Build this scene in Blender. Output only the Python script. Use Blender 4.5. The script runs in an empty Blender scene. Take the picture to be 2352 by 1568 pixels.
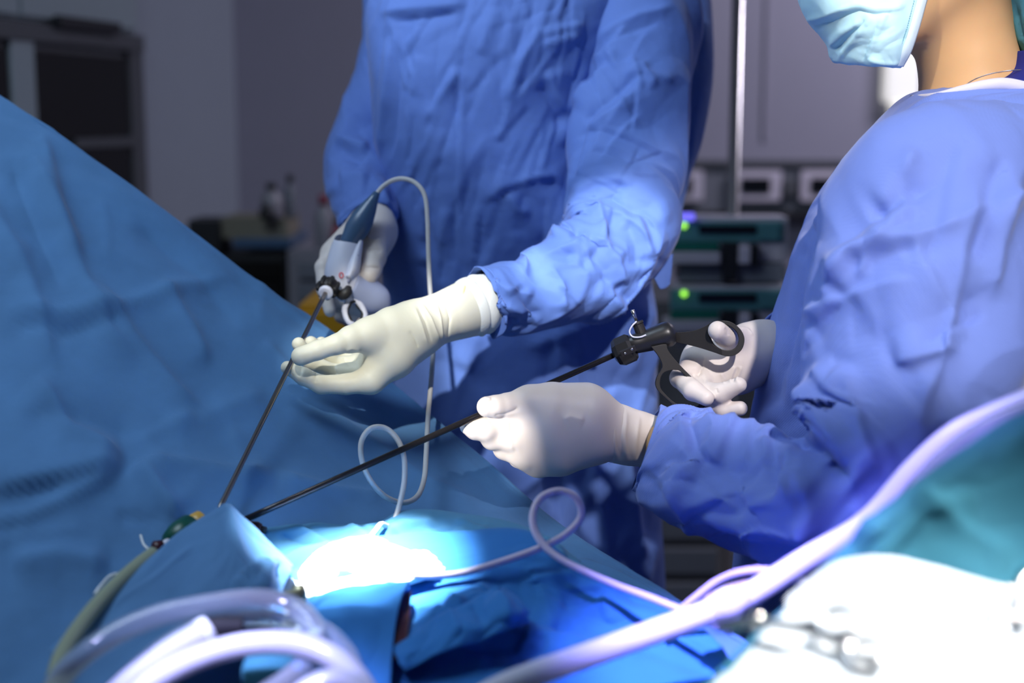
import bpy, bmesh, math, random
import numpy as np
from mathutils import Vector, Matrix

# ------------------------------------------------------------------ camera, light, exposure
SC = bpy.context.scene
COL = SC.collection
FPX = 50.0 / 36.0 * 2352.0
CAM = np.array([0.0, 0.0, 1.38])
PITCH = math.radians(9.0)
RV = np.array([1.0, 0, 0])
FV = np.array([0.0, math.cos(PITCH), -math.sin(PITCH)])
UV = np.array([0.0, math.sin(PITCH), math.cos(PITCH)])


def P(px, py, d):
    """photo pixel + distance along the view axis -> world point"""
    return CAM + d * ((px - 1176.0) / FPX * RV + (784.0 - py) / FPX * UV + FV)


def proj(V):
    q = V - CAM
    d = q @ FV
    return np.stack([1176.0 + FPX * (q @ RV) / d, 784.0 - FPX * (q @ UV) / d], 1)


cam = bpy.data.cameras.new('camera')
cam.lens, cam.sensor_width = 50, 36
cam.clip_start = 0.05
cam.dof.use_dof = True
cam.dof.focus_distance = 1.65
cam.dof.aperture_fstop = 2.2
co = bpy.data.objects.new('camera', cam)
co.location = CAM
co.rotation_euler = (math.radians(90) - PITCH, 0, 0)
COL.objects.link(co)
SC.camera = co

w = bpy.data.worlds.new('world')
SC.world = w
w.use_nodes = True
w.node_tree.nodes['Background'].inputs[0].default_value = (0.45, 0.55, 0.85, 1)
w.node_tree.nodes['Background'].inputs[1].default_value = 0.075
vs = SC.view_settings
vs.view_transform = 'Standard'
vs.look = 'None'
vs.gamma = 1
vs.use_curve_mapping = False
vs.exposure = 0.0


def spot(name, loc, target, power, color, half_deg, blend=0.3, size=0.05):
    l = bpy.data.lights.new(name, 'SPOT')
    l.energy, l.color, l.spot_size, l.spot_blend, l.shadow_soft_size = power, color, math.radians(2 * half_deg), blend, size
    o = bpy.data.objects.new(name, l)
    o.location = loc
    o.rotation_euler = (Vector(target) - Vector(loc)).to_track_quat('-Z', 'Y').to_euler()
    COL.objects.link(o)


def area(name, loc, target, power, color, sx, sy):
    l = bpy.data.lights.new(name, 'AREA')
    l.shape, l.size, l.size_y, l.energy, l.color = 'RECTANGLE', sx, sy, power, color
    o = bpy.data.objects.new(name, l)
    o.location = loc
    o.rotation_euler = (Vector(target) - Vector(loc)).to_track_quat('-Z', 'Y').to_euler()
    COL.objects.link(o)


# operating-theatre lamps and added fill lights, all out of frame
spot('surgical_lamp_patient', (-0.42, 1.50, 2.35), P(830, 1300, 1.42), 1700, (0.90, 0.96, 1.0), 3.7, 0.35, 0.04)
LF = (-0.30, 0.50, 2.12)
spot('surgical_lamp_hand', LF, P(850, 735, 1.75), 88, (1.0, 0.99, 0.92), 4.3, 0.3, 0.02)
spot('surgical_lamp_cuff', LF, P(1130, 690, 1.81), 130, (0.96, 0.97, 1.0), 3.4, 0.3, 0.02)
spot('surgical_lamp_forearm', LF, P(1400, 610, 1.86), 190, (0.93, 0.95, 1.0), 4.0, 0.25, 0.02)
spot('fill_light_face', LF, P(2090, 120, 1.66), 34, (1.0, 0.93, 0.78), 3.4, 0.4, 0.02)  # unseen spot added to brighten the neck and mask
spot('surgical_lamp_chest', (-0.55, 0.95, 2.60), P(1280, -60, 2.02), 60, (0.78, 0.87, 1.0), 11.0, 0.2, 0.03)
spot('surgical_lamp_assistant', (0.55, 0.10, 2.38), P(2080, 470, 1.55), 155, (1.0, 0.95, 0.95), 10.0, 0.3, 0.03)
spot('fill_light_hands', (0.60, 0.45, 2.45), P(1390, 960, 1.63), 36, (1.0, 0.93, 0.95), 4.6, 0.4, 0.03)  # unseen spot added to brighten the assistant's gloves
spot('surgical_lamp_fingers', (-0.75, 0.50, 1.42), P(1108, 990, 1.61), 150, (1.0, 0.96, 0.88), 2.3, 0.3, 0.015)
spot('surgical_lamp_stand', (0.75, 0.65, 2.3), P(2050, 1620, 0.93), 250, (0.97, 0.98, 1.0), 8.0, 1.0, 0.05)
spot('violet_lamp', (0.05, 0.45, 2.2), P(1650, 1400, 1.22), 720, (0.36, 0.32, 1.0), 6.2, 0.9, 0.04)
spot('violet_lamp_sleeve', (0.10, 0.40, 2.2), P(2120, 1065, 1.20), 230, (0.40, 0.34, 1.0), 4.0, 0.9, 0.04)
spot('violet_lamp_tubing', (-0.55, 0.35, 2.2), P(560, 1610, 1.13), 360, (0.52, 0.52, 1.0), 4.4, 0.8, 0.04)
area('fill_light_theatre', (-0.95, 1.25, 2.8), (-0.6, 1.45, 0.9), 24, (0.66, 0.82, 1.0), 1.0, 0.8)  # unseen area light added as ambient fill over the drapes
area('ceiling_lamp_rear', (1.9, 3.7, 2.78), (1.6, 4.7, 1.2), 36, (0.86, 0.82, 1.0), 0.8, 0.4)


# ------------------------------------------------------------------ materials
MATS = {}


def mat(name, color, rough=0.6, metal=0.0, bump=None, var=0.0, var_scale=8.0, sheen=0.0, trans=0.0, emit=None, spec=0.5,
        sss=0.0, alpha=1.0, dots=None, ior=1.45, coat=0.0):
    m = bpy.data.materials.new(name)
    m.use_nodes = True
    nt = m.node_tree
    b = nt.nodes['Principled BSDF']
    I = b.inputs
    I['Base Color'].default_value = (*color, 1)
    I['Roughness'].default_value = rough
    I['Metallic'].default_value = metal
    I['Specular IOR Level'].default_value = spec
    I['IOR'].default_value = ior
    if sheen:
        I['Sheen Weight'].default_value = sheen
        I['Sheen Roughness'].default_value = 0.4
    if trans:
        I['Transmission Weight'].default_value = trans
    if coat:
        I['Coat Weight'].default_value = coat
        I['Coat Roughness'].default_value = 0.1
    if sss:
        I['Subsurface Weight'].default_value = sss
        I['Subsurface Radius'].default_value = (0.012, 0.006, 0.003)
        I['Subsurface Scale'].default_value = 0.5
    if emit:
        I['Emission Color'].default_value = (*emit[0], 1)
        I['Emission Strength'].default_value = emit[1]
    I['Alpha'].default_value = alpha
    tc = nt.nodes.new('ShaderNodeTexCoord')
    if var:
        n = nt.nodes.new('ShaderNodeTexNoise')
        n.inputs['Scale'].default_value = var_scale
        n.inputs['Detail'].default_value = 6
        nt.links.new(tc.outputs['Object'], n.inputs['Vector'])
        mx = nt.nodes.new('ShaderNodeMix')
        mx.data_type = 'RGBA'
        mx.inputs[6].default_value = (*[max(0, c * (1 - var)) for c in color], 1)
        mx.inputs[7].default_value = (*[min(1, c * (1 + var)) for c in color], 1)
        nt.links.new(n.outputs['Fac'], mx.inputs[0])
        nt.links.new(mx.outputs[2], I['Base Color'])
    h = None
    if bump:
        n = nt.nodes.new('ShaderNodeTexNoise')
        n.inputs['Scale'].default_value = bump[0]
        n.inputs['Detail'].default_value = 5
        nt.links.new(tc.outputs['Object'], n.inputs['Vector'])
        bp = nt.nodes.new('ShaderNodeBump')
        bp.inputs['Strength'].default_value = bump[1]
        bp.inputs['Distance'].default_value = bump[2]
        nt.links.new(n.outputs['Fac'], bp.inputs['Height'])
        nt.links.new(bp.outputs['Normal'], I['Normal'])
        h = bp
    if dots:
        v = nt.nodes.new('ShaderNodeTexVoronoi')
        v.inputs['Scale'].default_value = dots[0]
        v.inputs['Randomness'].default_value = 0.0
        mp = nt.nodes.new('ShaderNodeMapping')
        mp.inputs['Rotation'].default_value = (0.6, 0.5, 0.8)
        nt.links.new(tc.outputs['Object'], mp.inputs['Vector'])
        nt.links.new(mp.outputs['Vector'], v.inputs['Vector'])
        b2 = nt.nodes.new('ShaderNodeBump')
        b2.inputs['Strength'].default_value = dots[1]
        b2.inputs['Distance'].default_value = 0.001
        nt.links.new(v.outputs['Distance'], b2.inputs['Height'])
        if h:
            nt.links.new(h.outputs['Normal'], b2.inputs['Normal'])
        nt.links.new(b2.outputs['Normal'], I['Normal'])
    MATS[name] = m
    return m


M = lambda k: MATS[k]
mat('gown_a', (0.115, 0.205, 0.54), 0.75, bump=(60, 0.25, 0.004), var=0.08, sheen=0.15, spec=0.25)
mat('gown_b', (0.175, 0.255, 0.66), 0.75, bump=(60, 0.2, 0.004), var=0.06, sheen=0.2, spec=0.25, dots=(420, 0.35))
mat('drape', (0.09, 0.215, 0.42), 0.85, bump=(25, 0.25, 0.006), var=0.22, var_scale=14, sheen=0.15, spec=0.2)
mat('drape_bright', (0.03, 0.17, 0.47), 0.8, bump=(25, 0.25, 0.006), var=0.18, var_scale=16, sheen=0.1, spec=0.2)
mat('drape_pale', (0.085, 0.26, 0.44), 0.85, bump=(30, 0.25, 0.005), var=0.12, var_scale=16, sheen=0.1, spec=0.2)
mat('drape_teal', (0.05, 0.21, 0.28), 0.8, bump=(25, 0.3, 0.006), var=0.2, var_scale=10, spec=0.2)
mat('cloth_white', (0.80, 0.83, 0.84), 0.9, bump=(40, 0.3, 0.004), spec=0.2)
mat('gauze', (0.86, 0.90, 0.93), 0.9, bump=(60, 0.3, 0.004), spec=0.2)
mat('glove_cream', (0.74, 0.70, 0.55), 0.45, bump=(180, 0.08, 0.002), var=0.05, spec=0.35)
mat('glove_pink', (0.73, 0.64, 0.58), 0.45, bump=(180, 0.08, 0.002), var=0.05, spec=0.35)
mat('glove_rim', (0.78, 0.66, 0.36), 0.4, spec=0.4)
mat('knit', (0.82, 0.82, 0.74), 0.95, bump=(400, 0.4, 0.001), spec=0.1)
mat('skin', (0.70, 0.42, 0.21), 0.5, bump=(250, 0.06, 0.001), var=0.06, var_scale=20, sss=0.25, spec=0.35)
mat('mask', (0.56, 0.84, 0.90), 0.9, bump=(120, 0.2, 0.002), var=0.07, var_scale=40, sheen=0.2, spec=0.15)
mat('mask_edge', (0.72, 0.86, 0.90), 0.9, bump=(160, 0.2, 0.001), spec=0.15)
mat('stitch', (0.18, 0.48, 0.62), 0.9)
mat('cap', (0.13, 0.42, 0.52), 0.85, bump=(40, 0.4, 0.004), var=0.2, spec=0.2)
mat('hair', (0.035, 0.022, 0.016), 0.5)
mat('undershirt', (0.012, 0.02, 0.22), 0.8)
mat('collar', (0.72, 0.70, 0.82), 0.85, bump=(120, 0.2, 0.002))
mat('black_plastic', (0.016, 0.016, 0.018), 0.35, bump=(500, 0.08, 0.0006), spec=0.5)
mat('black_satin', (0.02, 0.018, 0.018), 0.5, spec=0.4)
mat('steel', (0.62, 0.60, 0.58), 0.22, metal=1.0)
mat('steel_dark', (0.30, 0.27, 0.25), 0.3, metal=1.0)
mat('shaft_black', (0.035, 0.032, 0.035), 0.18, metal=0.6)
mat('white_plastic', (0.66, 0.66, 0.76), 0.4, spec=0.45)
mat('grip_plastic', (0.34, 0.38, 0.56), 0.5)
mat('relief_blue', (0.055, 0.11, 0.20), 0.3, spec=0.6)
mat('red_mark', (0.75, 0.05, 0.07), 0.6)
mat('grey_mark', (0.30, 0.30, 0.42), 0.6)
mat('cord_beige', (0.60, 0.58, 0.56), 0.5)
mat('cord_lilac', (0.52, 0.45, 0.60), 0.5)
mat('tube_clear', (0.80, 0.86, 0.95), 0.10, trans=0.8, ior=1.22, spec=0.7, coat=0.6)
mat('tube_milky', (0.74, 0.74, 0.88), 0.18, trans=0.2, ior=1.3, spec=0.6, coat=0.5)
mat('tube_olive', (0.42, 0.47, 0.34), 0.25, trans=0.35, ior=1.2, spec=0.5)
mat('green', (0.004, 0.075, 0.05), 0.35)
mat('amber', (0.62, 0.36, 0.06), 0.35)
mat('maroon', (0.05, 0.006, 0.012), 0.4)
mat('brass', (0.45, 0.42, 0.28), 0.35, metal=0.8)
mat('wall', (0.31, 0.35, 0.41), 0.85, bump=(30, 0.05, 0.002), var=0.03)
mat('wall_back', (0.30, 0.29, 0.36), 0.85, bump=(30, 0.05, 0.002), var=0.03)
mat('floor', (0.12, 0.115, 0.125), 0.5, var=0.1)
mat('ceiling', (0.6, 0.6, 0.62), 0.9)
mat('cabinet', (0.29, 0.35, 0.38), 0.5)
mat('cabinet_frame', (0.085, 0.09, 0.10), 0.5)
mat('cabinet_glass', (0.012, 0.011, 0.010), 0.15, spec=0.3)
mat('dark', (0.015, 0.015, 0.018), 0.5)
mat('panel_grey', (0.17, 0.18, 0.21), 0.5)
mat('socket_white', (0.62, 0.57, 0.66), 0.5)
mat('pump_case', (0.50, 0.47, 0.53), 0.45)
mat('pump_teal', (0.08, 0.24, 0.26), 0.45)
mat('pump_green', (0.004, 0.14, 0.10), 0.45)
mat('display', (0.006, 0.007, 0.010), 0.2)
mat('led_green', (0.2, 0.5, 0.05), 0.4, emit=((0.28, 0.75, 0.06), 2.2))
mat('led_violet', (0.1, 0.1, 0.7), 0.4, emit=((0.18, 0.16, 1.0), 1.2))
mat('tan', (0.42, 0.30, 0.22), 0.5)
mat('yellow', (0.48, 0.24, 0.008), 0.5)
mat('box_beige', (0.22, 0.20, 0.15), 0.7)
mat('bottle_grey', (0.25, 0.24, 0.27), 0.35)
mat('bottle_red', (0.25, 0.03, 0.06), 0.4)
mat('panel_glow', (0.75, 0.74, 0.70), 0.6, emit=((1.0, 0.98, 0.94), 0.5))  # emission added to make the white wall panel brighter


# ------------------------------------------------------------------ generic mesh helpers
def mesh_obj(name, V, F, m, parent=None, smooth=True):
    me = bpy.data.meshes.new(name)
    me.from_pydata([tuple(map(float, v)) for v in V], [], [tuple(int(i) for i in f) for f in F])
    me.update()
    if smooth:
        me.polygons.foreach_set('use_smooth', np.ones(len(me.polygons), dtype=bool))
    if m is not None:
        me.materials.append(M(m))
    o = bpy.data.objects.new(name, me)
    COL.objects.link(o)
    if parent is not None:
        o.parent = parent
    return o


def tag(o, label=None, cat=None, group=None, kind=None):
    for k, v in (('label', label), ('category', cat), ('group', group), ('kind', kind)):
        if v:
            o[k] = v
    return o


def empty(name, label, cat, group=None):
    o = bpy.data.objects.new(name, None)
    o.empty_display_size = 0.05
    COL.objects.link(o)
    return tag(o, label, cat, group)


def cr(A, m):
    """Catmull-Rom resampling of the first axis to m samples"""
    A = np.asarray(A, float)
    n = len(A)
    t = np.linspace(0, n - 1, m)
    i = np.minimum(t.astype(int), n - 2)
    f = (t - i).reshape((-1,) + (1,) * (A.ndim - 1))
    Ap = np.concatenate([[2 * A[0] - A[1]], A, [2 * A[-1] - A[-2]]])
    p0, p1, p2, p3 = Ap[i], Ap[i + 1], Ap[i + 2], Ap[i + 3]
    return 0.5 * (2 * p1 + (p2 - p0) * f + (2 * p0 - 5 * p1 + 4 * p2 - p3) * f ** 2 + (3 * p1 - p0 - 3 * p2 + p3) * f ** 3)


def grid_faces(nv, nu, wrap):
    F = []
    for j in range(nv - 1):
        for i in range(nu if wrap else nu - 1):
            k = (i + 1) % nu
            F.append((j * nu + i, j * nu + k, (j + 1) * nu + k, (j + 1) * nu + i))
    return F


def grid_normals(G, wrap):
    if wrap:
        du = np.roll(G, -1, 1) - np.roll(G, 1, 1)
    else:
        du = np.gradient(G, axis=1)
    dv = np.gradient(G, axis=0)
    N = np.cross(du, dv)
    return N / np.maximum(np.linalg.norm(N, axis=2, keepdims=True), 1e-9)


def facets(u, v, seed, pu=None):
    """crumpled, piecewise flat height field"""
    rng = np.random.RandomState(seed)
    T = rng.uniform(-1, 1, (64, 64))
    i, j = np.floor(u).astype(int), np.floor(v).astype(int)
    fu, fv = u - i, v - j
    md = pu or 64
    a = lambda x, y: T[x % md % 64, y % 64]
    lo = fu + fv < 1
    return np.where(lo, a(i, j) * (1 - fu - fv) + a(i + 1, j) * fu + a(i, j + 1) * fv,
                    a(i + 1, j + 1) * (fu + fv - 1) + a(i + 1, j) * (1 - fv) + a(i, j + 1) * (1 - fu))


FOLD = 1.6


def fold(G, N, lines, facing=True):
    """raise (+) or press (-) real folds along polylines; each line: (pts, height m, width px[, skew])"""
    sh = G.shape
    V = G.reshape(-1, 3)
    Nn = N.reshape(-1, 3)
    px = proj(V)
    mask = np.ones(len(V))
    depth = float(np.median((V - CAM) @ FV))
    if facing:
        vd = CAM - V
        vd /= np.linalg.norm(vd, axis=1, keepdims=True)
        mask = np.clip((Nn * vd).sum(1) * 3, 0, 1)
    disp = np.zeros(len(V))
    for ln in lines:
        pts, amp, wd = np.asarray(ln[0], float), ln[1] * FOLD, ln[2]
        skew = ln[3] if len(ln) > 3 else 2.0
        flip = 1.0
        if skew < 1:
            skew, flip = 1 / skew, -1.0
        wm = wd * skew ** 0.5 * depth / FPX
        kk = abs(amp) / (0.75 * wm)
        if kk > 1 and len(ln) < 5:
            wd, amp = wd * kk ** 0.5, amp / kk ** 0.5
        seg = np.linalg.norm(np.diff(pts, axis=0), axis=1)
        tot, acc = seg.sum(), 0.0
        lo, hi = pts.min(0) - wd * 24, pts.max(0) + wd * 24
        idx = np.where((px[:, 0] > lo[0]) & (px[:, 0] < hi[0]) & (px[:, 1] > lo[1]) & (px[:, 1] < hi[1]))[0]
        if not len(idx):
            continue
        q = px[idx]
        best = np.full(len(idx), 1e9)
        sgn = np.zeros(len(idx))
        prm = np.zeros(len(idx))
        for k in range(len(pts) - 1):
            ab = pts[k + 1] - pts[k]
            t = np.clip(((q - pts[k]) @ ab) / max(ab @ ab, 1e-9), 0, 1)
            r = q - pts[k] - t[:, None] * ab
            dd = np.hypot(r[:, 0], r[:, 1])
            u = dd < best
            best[u] = dd[u]
            sgn[u] = np.sign(ab[0] * r[u, 1] - ab[1] * r[u, 0])
            prm[u] = (acc + t[u] * seg[k]) / tot
            acc += seg[k]
        ww = np.where(sgn * flip > 0, wd * skew, wd)
        tap = np.clip(np.minimum(prm, 1 - prm) * 5, 0.0, 1)
        tap = tap * tap * (3 - 2 * tap)
        disp[idx] += amp * tap * np.exp(-np.sqrt((best / ww) ** 2 + 0.015) * 1.6)
    return (V + Nn * (disp * mask)[:, None]).reshape(sh)


def random_folds(seed, n, box, ang, spread, length, amp, wd):
    """scattered fold lines in a region, directions about `ang` degrees"""
    r = random.Random(seed)
    out = []
    for _ in range(n):
        x, y = r.uniform(box[0], box[2]), r.uniform(box[1], box[3])
        a = math.radians(ang + r.gauss(0, spread))
        L = length * r.uniform(0.5, 1.4)
        b = r.uniform(-0.25, 0.25)
        pts = [(x + L * s * math.cos(a + b * s), y + L * s * math.sin(a + b * s)) for s in (-0.5, -0.17, 0.17, 0.5)]
        out.append((pts, amp * r.uniform(0.4, 1.2) * r.choice((1, 1, -1)), wd * r.uniform(0.6, 1.6), r.choice((0.16, 0.3, 3.0, 6.0))))
    return out


def thick(o, t=0.0015):
    md = o.modifiers.new('thickness', 'SOLIDIFY')
    md.thickness = t
    md.offset = -1
    return o


def loft_grid(spine, nv, nu, crumple=None):
    """tube through (px, py, d, radius across, radius in depth)"""
    C = np.array([P(s[0], s[1], s[2]) for s in spine])
    R = np.array([(s[3], s[4] if len(s) > 4 else s[3]) for s in spine])
    C, R = cr(C, nv), cr(R, nv)
    T = np.gradient(C, axis=0)
    T /= np.linalg.norm(T, axis=1, keepdims=True)
    A = np.cross(FV, T)
    A /= np.maximum(np.linalg.norm(A, axis=1, keepdims=True), 1e-6)
    B = np.cross(T, A)
    th = np.linspace(0, 2 * math.pi, nu, endpoint=False)
    G = C[:, None] + A[:, None] * (R[:, :1] * np.cos(th))[:, :, None] + B[:, None] * (R[:, 1:] * np.sin(th))[:, :, None]
    return G


def rand_disp(G, wrap, amp, cu, cv, seed, warp=0.6):
    nv, nu = G.shape[:2]
    v, u = np.meshgrid(np.linspace(0, cv, nv), np.linspace(0, cu, nu, endpoint=not wrap), indexing='ij')
    k = 2 * math.pi / cu
    uu = u + warp * np.sin(v * 2.1 + seed) * (1 if not wrap else 1) + 0.3 * warp * np.sin(u * k * 2 + seed)
    vv = v + warp * np.sin(u * k + seed * 1.7) + 0.4 * warp * np.sin(u * k * 3 + v)
    h = facets(uu, vv, seed, int(cu) if wrap else None)
    h = h + 0.22 * facets(uu * 2, vv * 2 + 7, seed + 1, int(cu * 2) if wrap else None)
    h = h + 0.45 * (1 - 2 * np.abs(facets(uu * 1.0 + 3, vv * 1.4 + 5, seed + 2, int(cu) if wrap else None)))
    N = grid_normals(G, wrap)
    return G + N * (amp * h)[:, :, None]


def loft(name, spine, m, parent=None, nv=60, nu=48, crumple=None, folds=None, caps=True, thickness=None, shear=0.0):
    G = loft_grid(spine, nv, nu)
    if crumple:
        G = rand_disp(G, True, *crumple)
    if folds:
        N = grid_normals(G, True)
        if ((N[nv // 2] * (G[nv // 2] - G[nv // 2].mean(0))).sum() < 0):
            N = -N
        G = fold(G, N, folds)
    if shear:
        T = G[-1].mean(0) - G[-8].mean(0)
        T /= np.linalg.norm(T)
        c = G.mean(1, keepdims=True)
        near = -((G - c) @ FV) / np.abs((G - c) @ FV).max(1, keepdims=True)
        s = np.clip((np.linspace(0, 1, nv) - 0.72) / 0.28, 0, 1)[:, None] ** 2
        G = G - T * (shear * s * near)[:, :, None]
    V = list(G.reshape(-1, 3))
    F = grid_faces(nv, nu, True)
    if caps:
        a, b = len(V), len(V) + 1
        V += [G[0].mean(0), G[-1].mean(0)]
        for i in range(nu):
            k = (i + 1) % nu
            F.append((a, k, i))
            F.append((b, (nv - 1) * nu + i, (nv - 1) * nu + k))
    o = mesh_obj(name, V, F, m, parent)
    if thickness:
        thick(o, thickness)
    return o


def patch(name, ctrl, m, parent=None, nu=120, nv=100, crumple=None, folds=None, thickness=0.0018):
    """cloth sheet through a net of control points, rows of (px, py, d)"""
    C = np.array([[P(*c) for c in row] for row in ctrl])
    G = cr(C, nv)
    G = cr(G.transpose(1, 0, 2), nu).transpose(1, 0, 2)
    if crumple:
        G = rand_disp(G, False, *crumple)
    N = grid_normals(G, False)
    if ((N * (CAM - G)).sum(2).mean() < 0):
        N = -N
    if folds:
        G = fold(G, N, folds)
    F = grid_faces(nv, nu, False)
    o = mesh_obj(name, G.reshape(-1, 3), F, m, parent)
    if thickness:
        thick(o, thickness)
    return o


def tube_pts(name, pts, r, m, parent=None, ns=12, samples=None, closed=False, ribs=None, r2=None):
    pts = np.asarray(pts, float)
    if closed:
        pts = np.concatenate([pts, pts[:1]])
    n = samples or max(12, len(pts) * 10)
    C = cr(pts, n) if len(pts) > 2 else np.linspace(pts[0], pts[-1], n)
    if closed:
        C = C[:-1]
        n -= 1
    T = np.roll(C, -1, 0) - np.roll(C, 1, 0) if closed else np.gradient(C, axis=0)
    T /= np.maximum(np.linalg.norm(T, axis=1, keepdims=True), 1e-9)
    ref = np.array([0.31, 0.2, 0.93])
    A = np.cross(T[0], ref)
    A /= np.linalg.norm(A)
    th = np.linspace(0, 2 * math.pi, ns, endpoint=False)
    V = []
    rr = np.asarray(r, float)
    if rr.ndim == 0:
        rr = np.full(n, float(r))
    else:
        rr = cr(rr, n)
    if ribs:
        rr = rr * (1 + ribs[1] * np.sign(np.sin(np.linspace(0, ribs[0] * 2 * math.pi, n))))
    for i in range(n):
        A = A - T[i] * (A @ T[i])
        A /= np.linalg.norm(A)
        B = np.cross(T[i], A)
        q = rr[i]
        V += list(C[i] + q * (np.cos(th)[:, None] * A + (r2 or 1.0) * np.sin(th)[:, None] * B))
    F = grid_faces(n, ns, True)
    if closed:
        for i in range(ns):
            k = (i + 1) % ns
            F.append(((n - 1) * ns + i, (n - 1) * ns + k, k, i))
    else:
        F.append(tuple(range(ns))[::-1])
        F.append(tuple((n - 1) * ns + i for i in range(ns)))
    return mesh_obj(name, V, F, m, parent)


def tube(name, pix, r, m, parent=None, **kw):
    return tube_pts(name, [P(*p) for p in pix], r, m, parent, **kw)


def lathe(name, a, b, prof, m, parent=None, ns=32, flat=False):
    """profile of (t along a->b, radius) turned about the axis a->b"""
    a, b = np.asarray(a, float), np.asarray(b, float)
    T = (b - a)
    L = np.linalg.norm(T)
    T = T / L
    A = np.cross(T, [0.3, 0.9, 0.2])
    A /= np.linalg.norm(A)
    B = np.cross(T, A)
    th = np.linspace(0, 2 * math.pi, ns, endpoint=False)
    V = []
    for t, r in prof:
        V += list(a + T * L * t + max(r, 1e-5) * (np.cos(th)[:, None] * A + np.sin(th)[:, None] * B))
    n = len(prof)
    F = grid_faces(n, ns, True)
    F.append(tuple(range(ns))[::-1])
    F.append(tuple((n - 1) * ns + i for i in range(ns)))
    o = mesh_obj(name, V, F, m, parent, smooth=not flat)
    return o


def box(name, c, s, m, parent=None, rz=0.0, bevel=0.004):
    bm = bmesh.new()
    bmesh.ops.create_cube(bm, size=1.0)
    for v in bm.verts:
        v.co = Vector((v.co.x * s[0], v.co.y * s[1], v.co.z * s[2]))
    if bevel:
        bmesh.ops.bevel(bm, geom=list(bm.edges), offset=min(bevel, min(s) * 0.3), segments=2, affect='EDGES', profile=0.7)
    bmesh.ops.rotate(bm, verts=bm.verts, matrix=Matrix.Rotation(rz, 3, 'Z'), cent=(0, 0, 0))
    bmesh.ops.translate(bm, verts=bm.verts, vec=Vector(tuple(map(float, c))))
    me = bpy.data.meshes.new(name)
    bm.to_mesh(me)
    bm.free()
    me.materials.append(M(m))
    o = bpy.data.objects.new(name, me)
    COL.objects.link(o)
    if parent is not None:
        o.parent = parent
    return o


# ------------------------------------------------------------------ smooth bodies from joined limbs (distance field)
def surface_nets(val, org, h):
    s = val < 0
    nx, ny, nz = val.shape
    cells = np.zeros((nx - 1, ny - 1, nz - 1, 3))
    cnt = np.zeros((nx - 1, ny - 1, nz - 1))
    base = np.array([0, 0, 0])
    for ax in range(3):
        sl0 = [slice(None)] * 3
        sl1 = [slice(None)] * 3
        sl0[ax], sl1[ax] = slice(0, -1), slice(1, None)
        a, b = val[tuple(sl0)], val[tuple(sl1)]
        cross = (a < 0) != (b < 0)
        t = np.where(cross, a / np.where(cross, a - b, 1), 0)
        o1, o2 = [k for k in range(3) if k != ax]
        for i in (0, 1):
            for j in (0, 1):
                q = [slice(None)] * 3
                q[o1] = slice(i, val.shape[o1] - 1 + i)
                q[o2] = slice(j, val.shape[o2] - 1 + j)
                c = cross[tuple(q)]
                cnt += c
                cells[..., ax] += np.where(c, t[tuple(q)], 0)
                cells[..., o1] += c * i
                cells[..., o2] += c * j
    act = cnt > 0
    idx = -np.ones(act.shape, int)
    idx[act] = np.arange(act.sum())
    I = np.argwhere(act)
    V = (I + cells[act] / cnt[act][:, None]) * h + org
    F = []
    for ax in range(3):
        o1, o2 = (ax + 1) % 3, (ax + 2) % 3
        sl0 = [slice(None)] * 3
        sl1 = [slice(None)] * 3
        sl0[ax], sl1[ax] = slice(0, -1), slice(1, None)
        a, b = s[tuple(sl0)], s[tuple(sl1)]
        E = np.argwhere(a != b)
        E = E[(E[:, o1] > 0) & (E[:, o2] > 0) & (E[:, o1] < val.shape[o1] - 1) & (E[:, o2] < val.shape[o2] - 1)]
        if not len(E):
            continue
        e1, e2 = np.zeros(3, int), np.zeros(3, int)
        e1[o1], e2[o2] = 1, 1
        g = lambda X: idx[X[:, 0], X[:, 1], X[:, 2]]
        Q = np.stack([g(E - e1 - e2), g(E - e2), g(E), g(E - e1)], 1)
        fl = ~a[E[:, 0], E[:, 1], E[:, 2]]
        Q[fl] = Q[fl][:, ::-1]
        F += Q.tolist()
    return V, F


def cone_sdf(X, a, b, r1, r2):
    ba = b - a
    t = np.clip(((X - a) @ ba) / max(ba @ ba, 1e-12), 0, 1)
    q = X - a - t[..., None] * ba
    return np.sqrt((q * q).sum(-1)) - (r1 + (r2 - r1) * t)


def smin(a, b, k):
    h = np.clip(0.5 + 0.5 * (b - a) / k, 0, 1)
    return b * (1 - h) + a * h - k * h * (1 - h)


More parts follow.
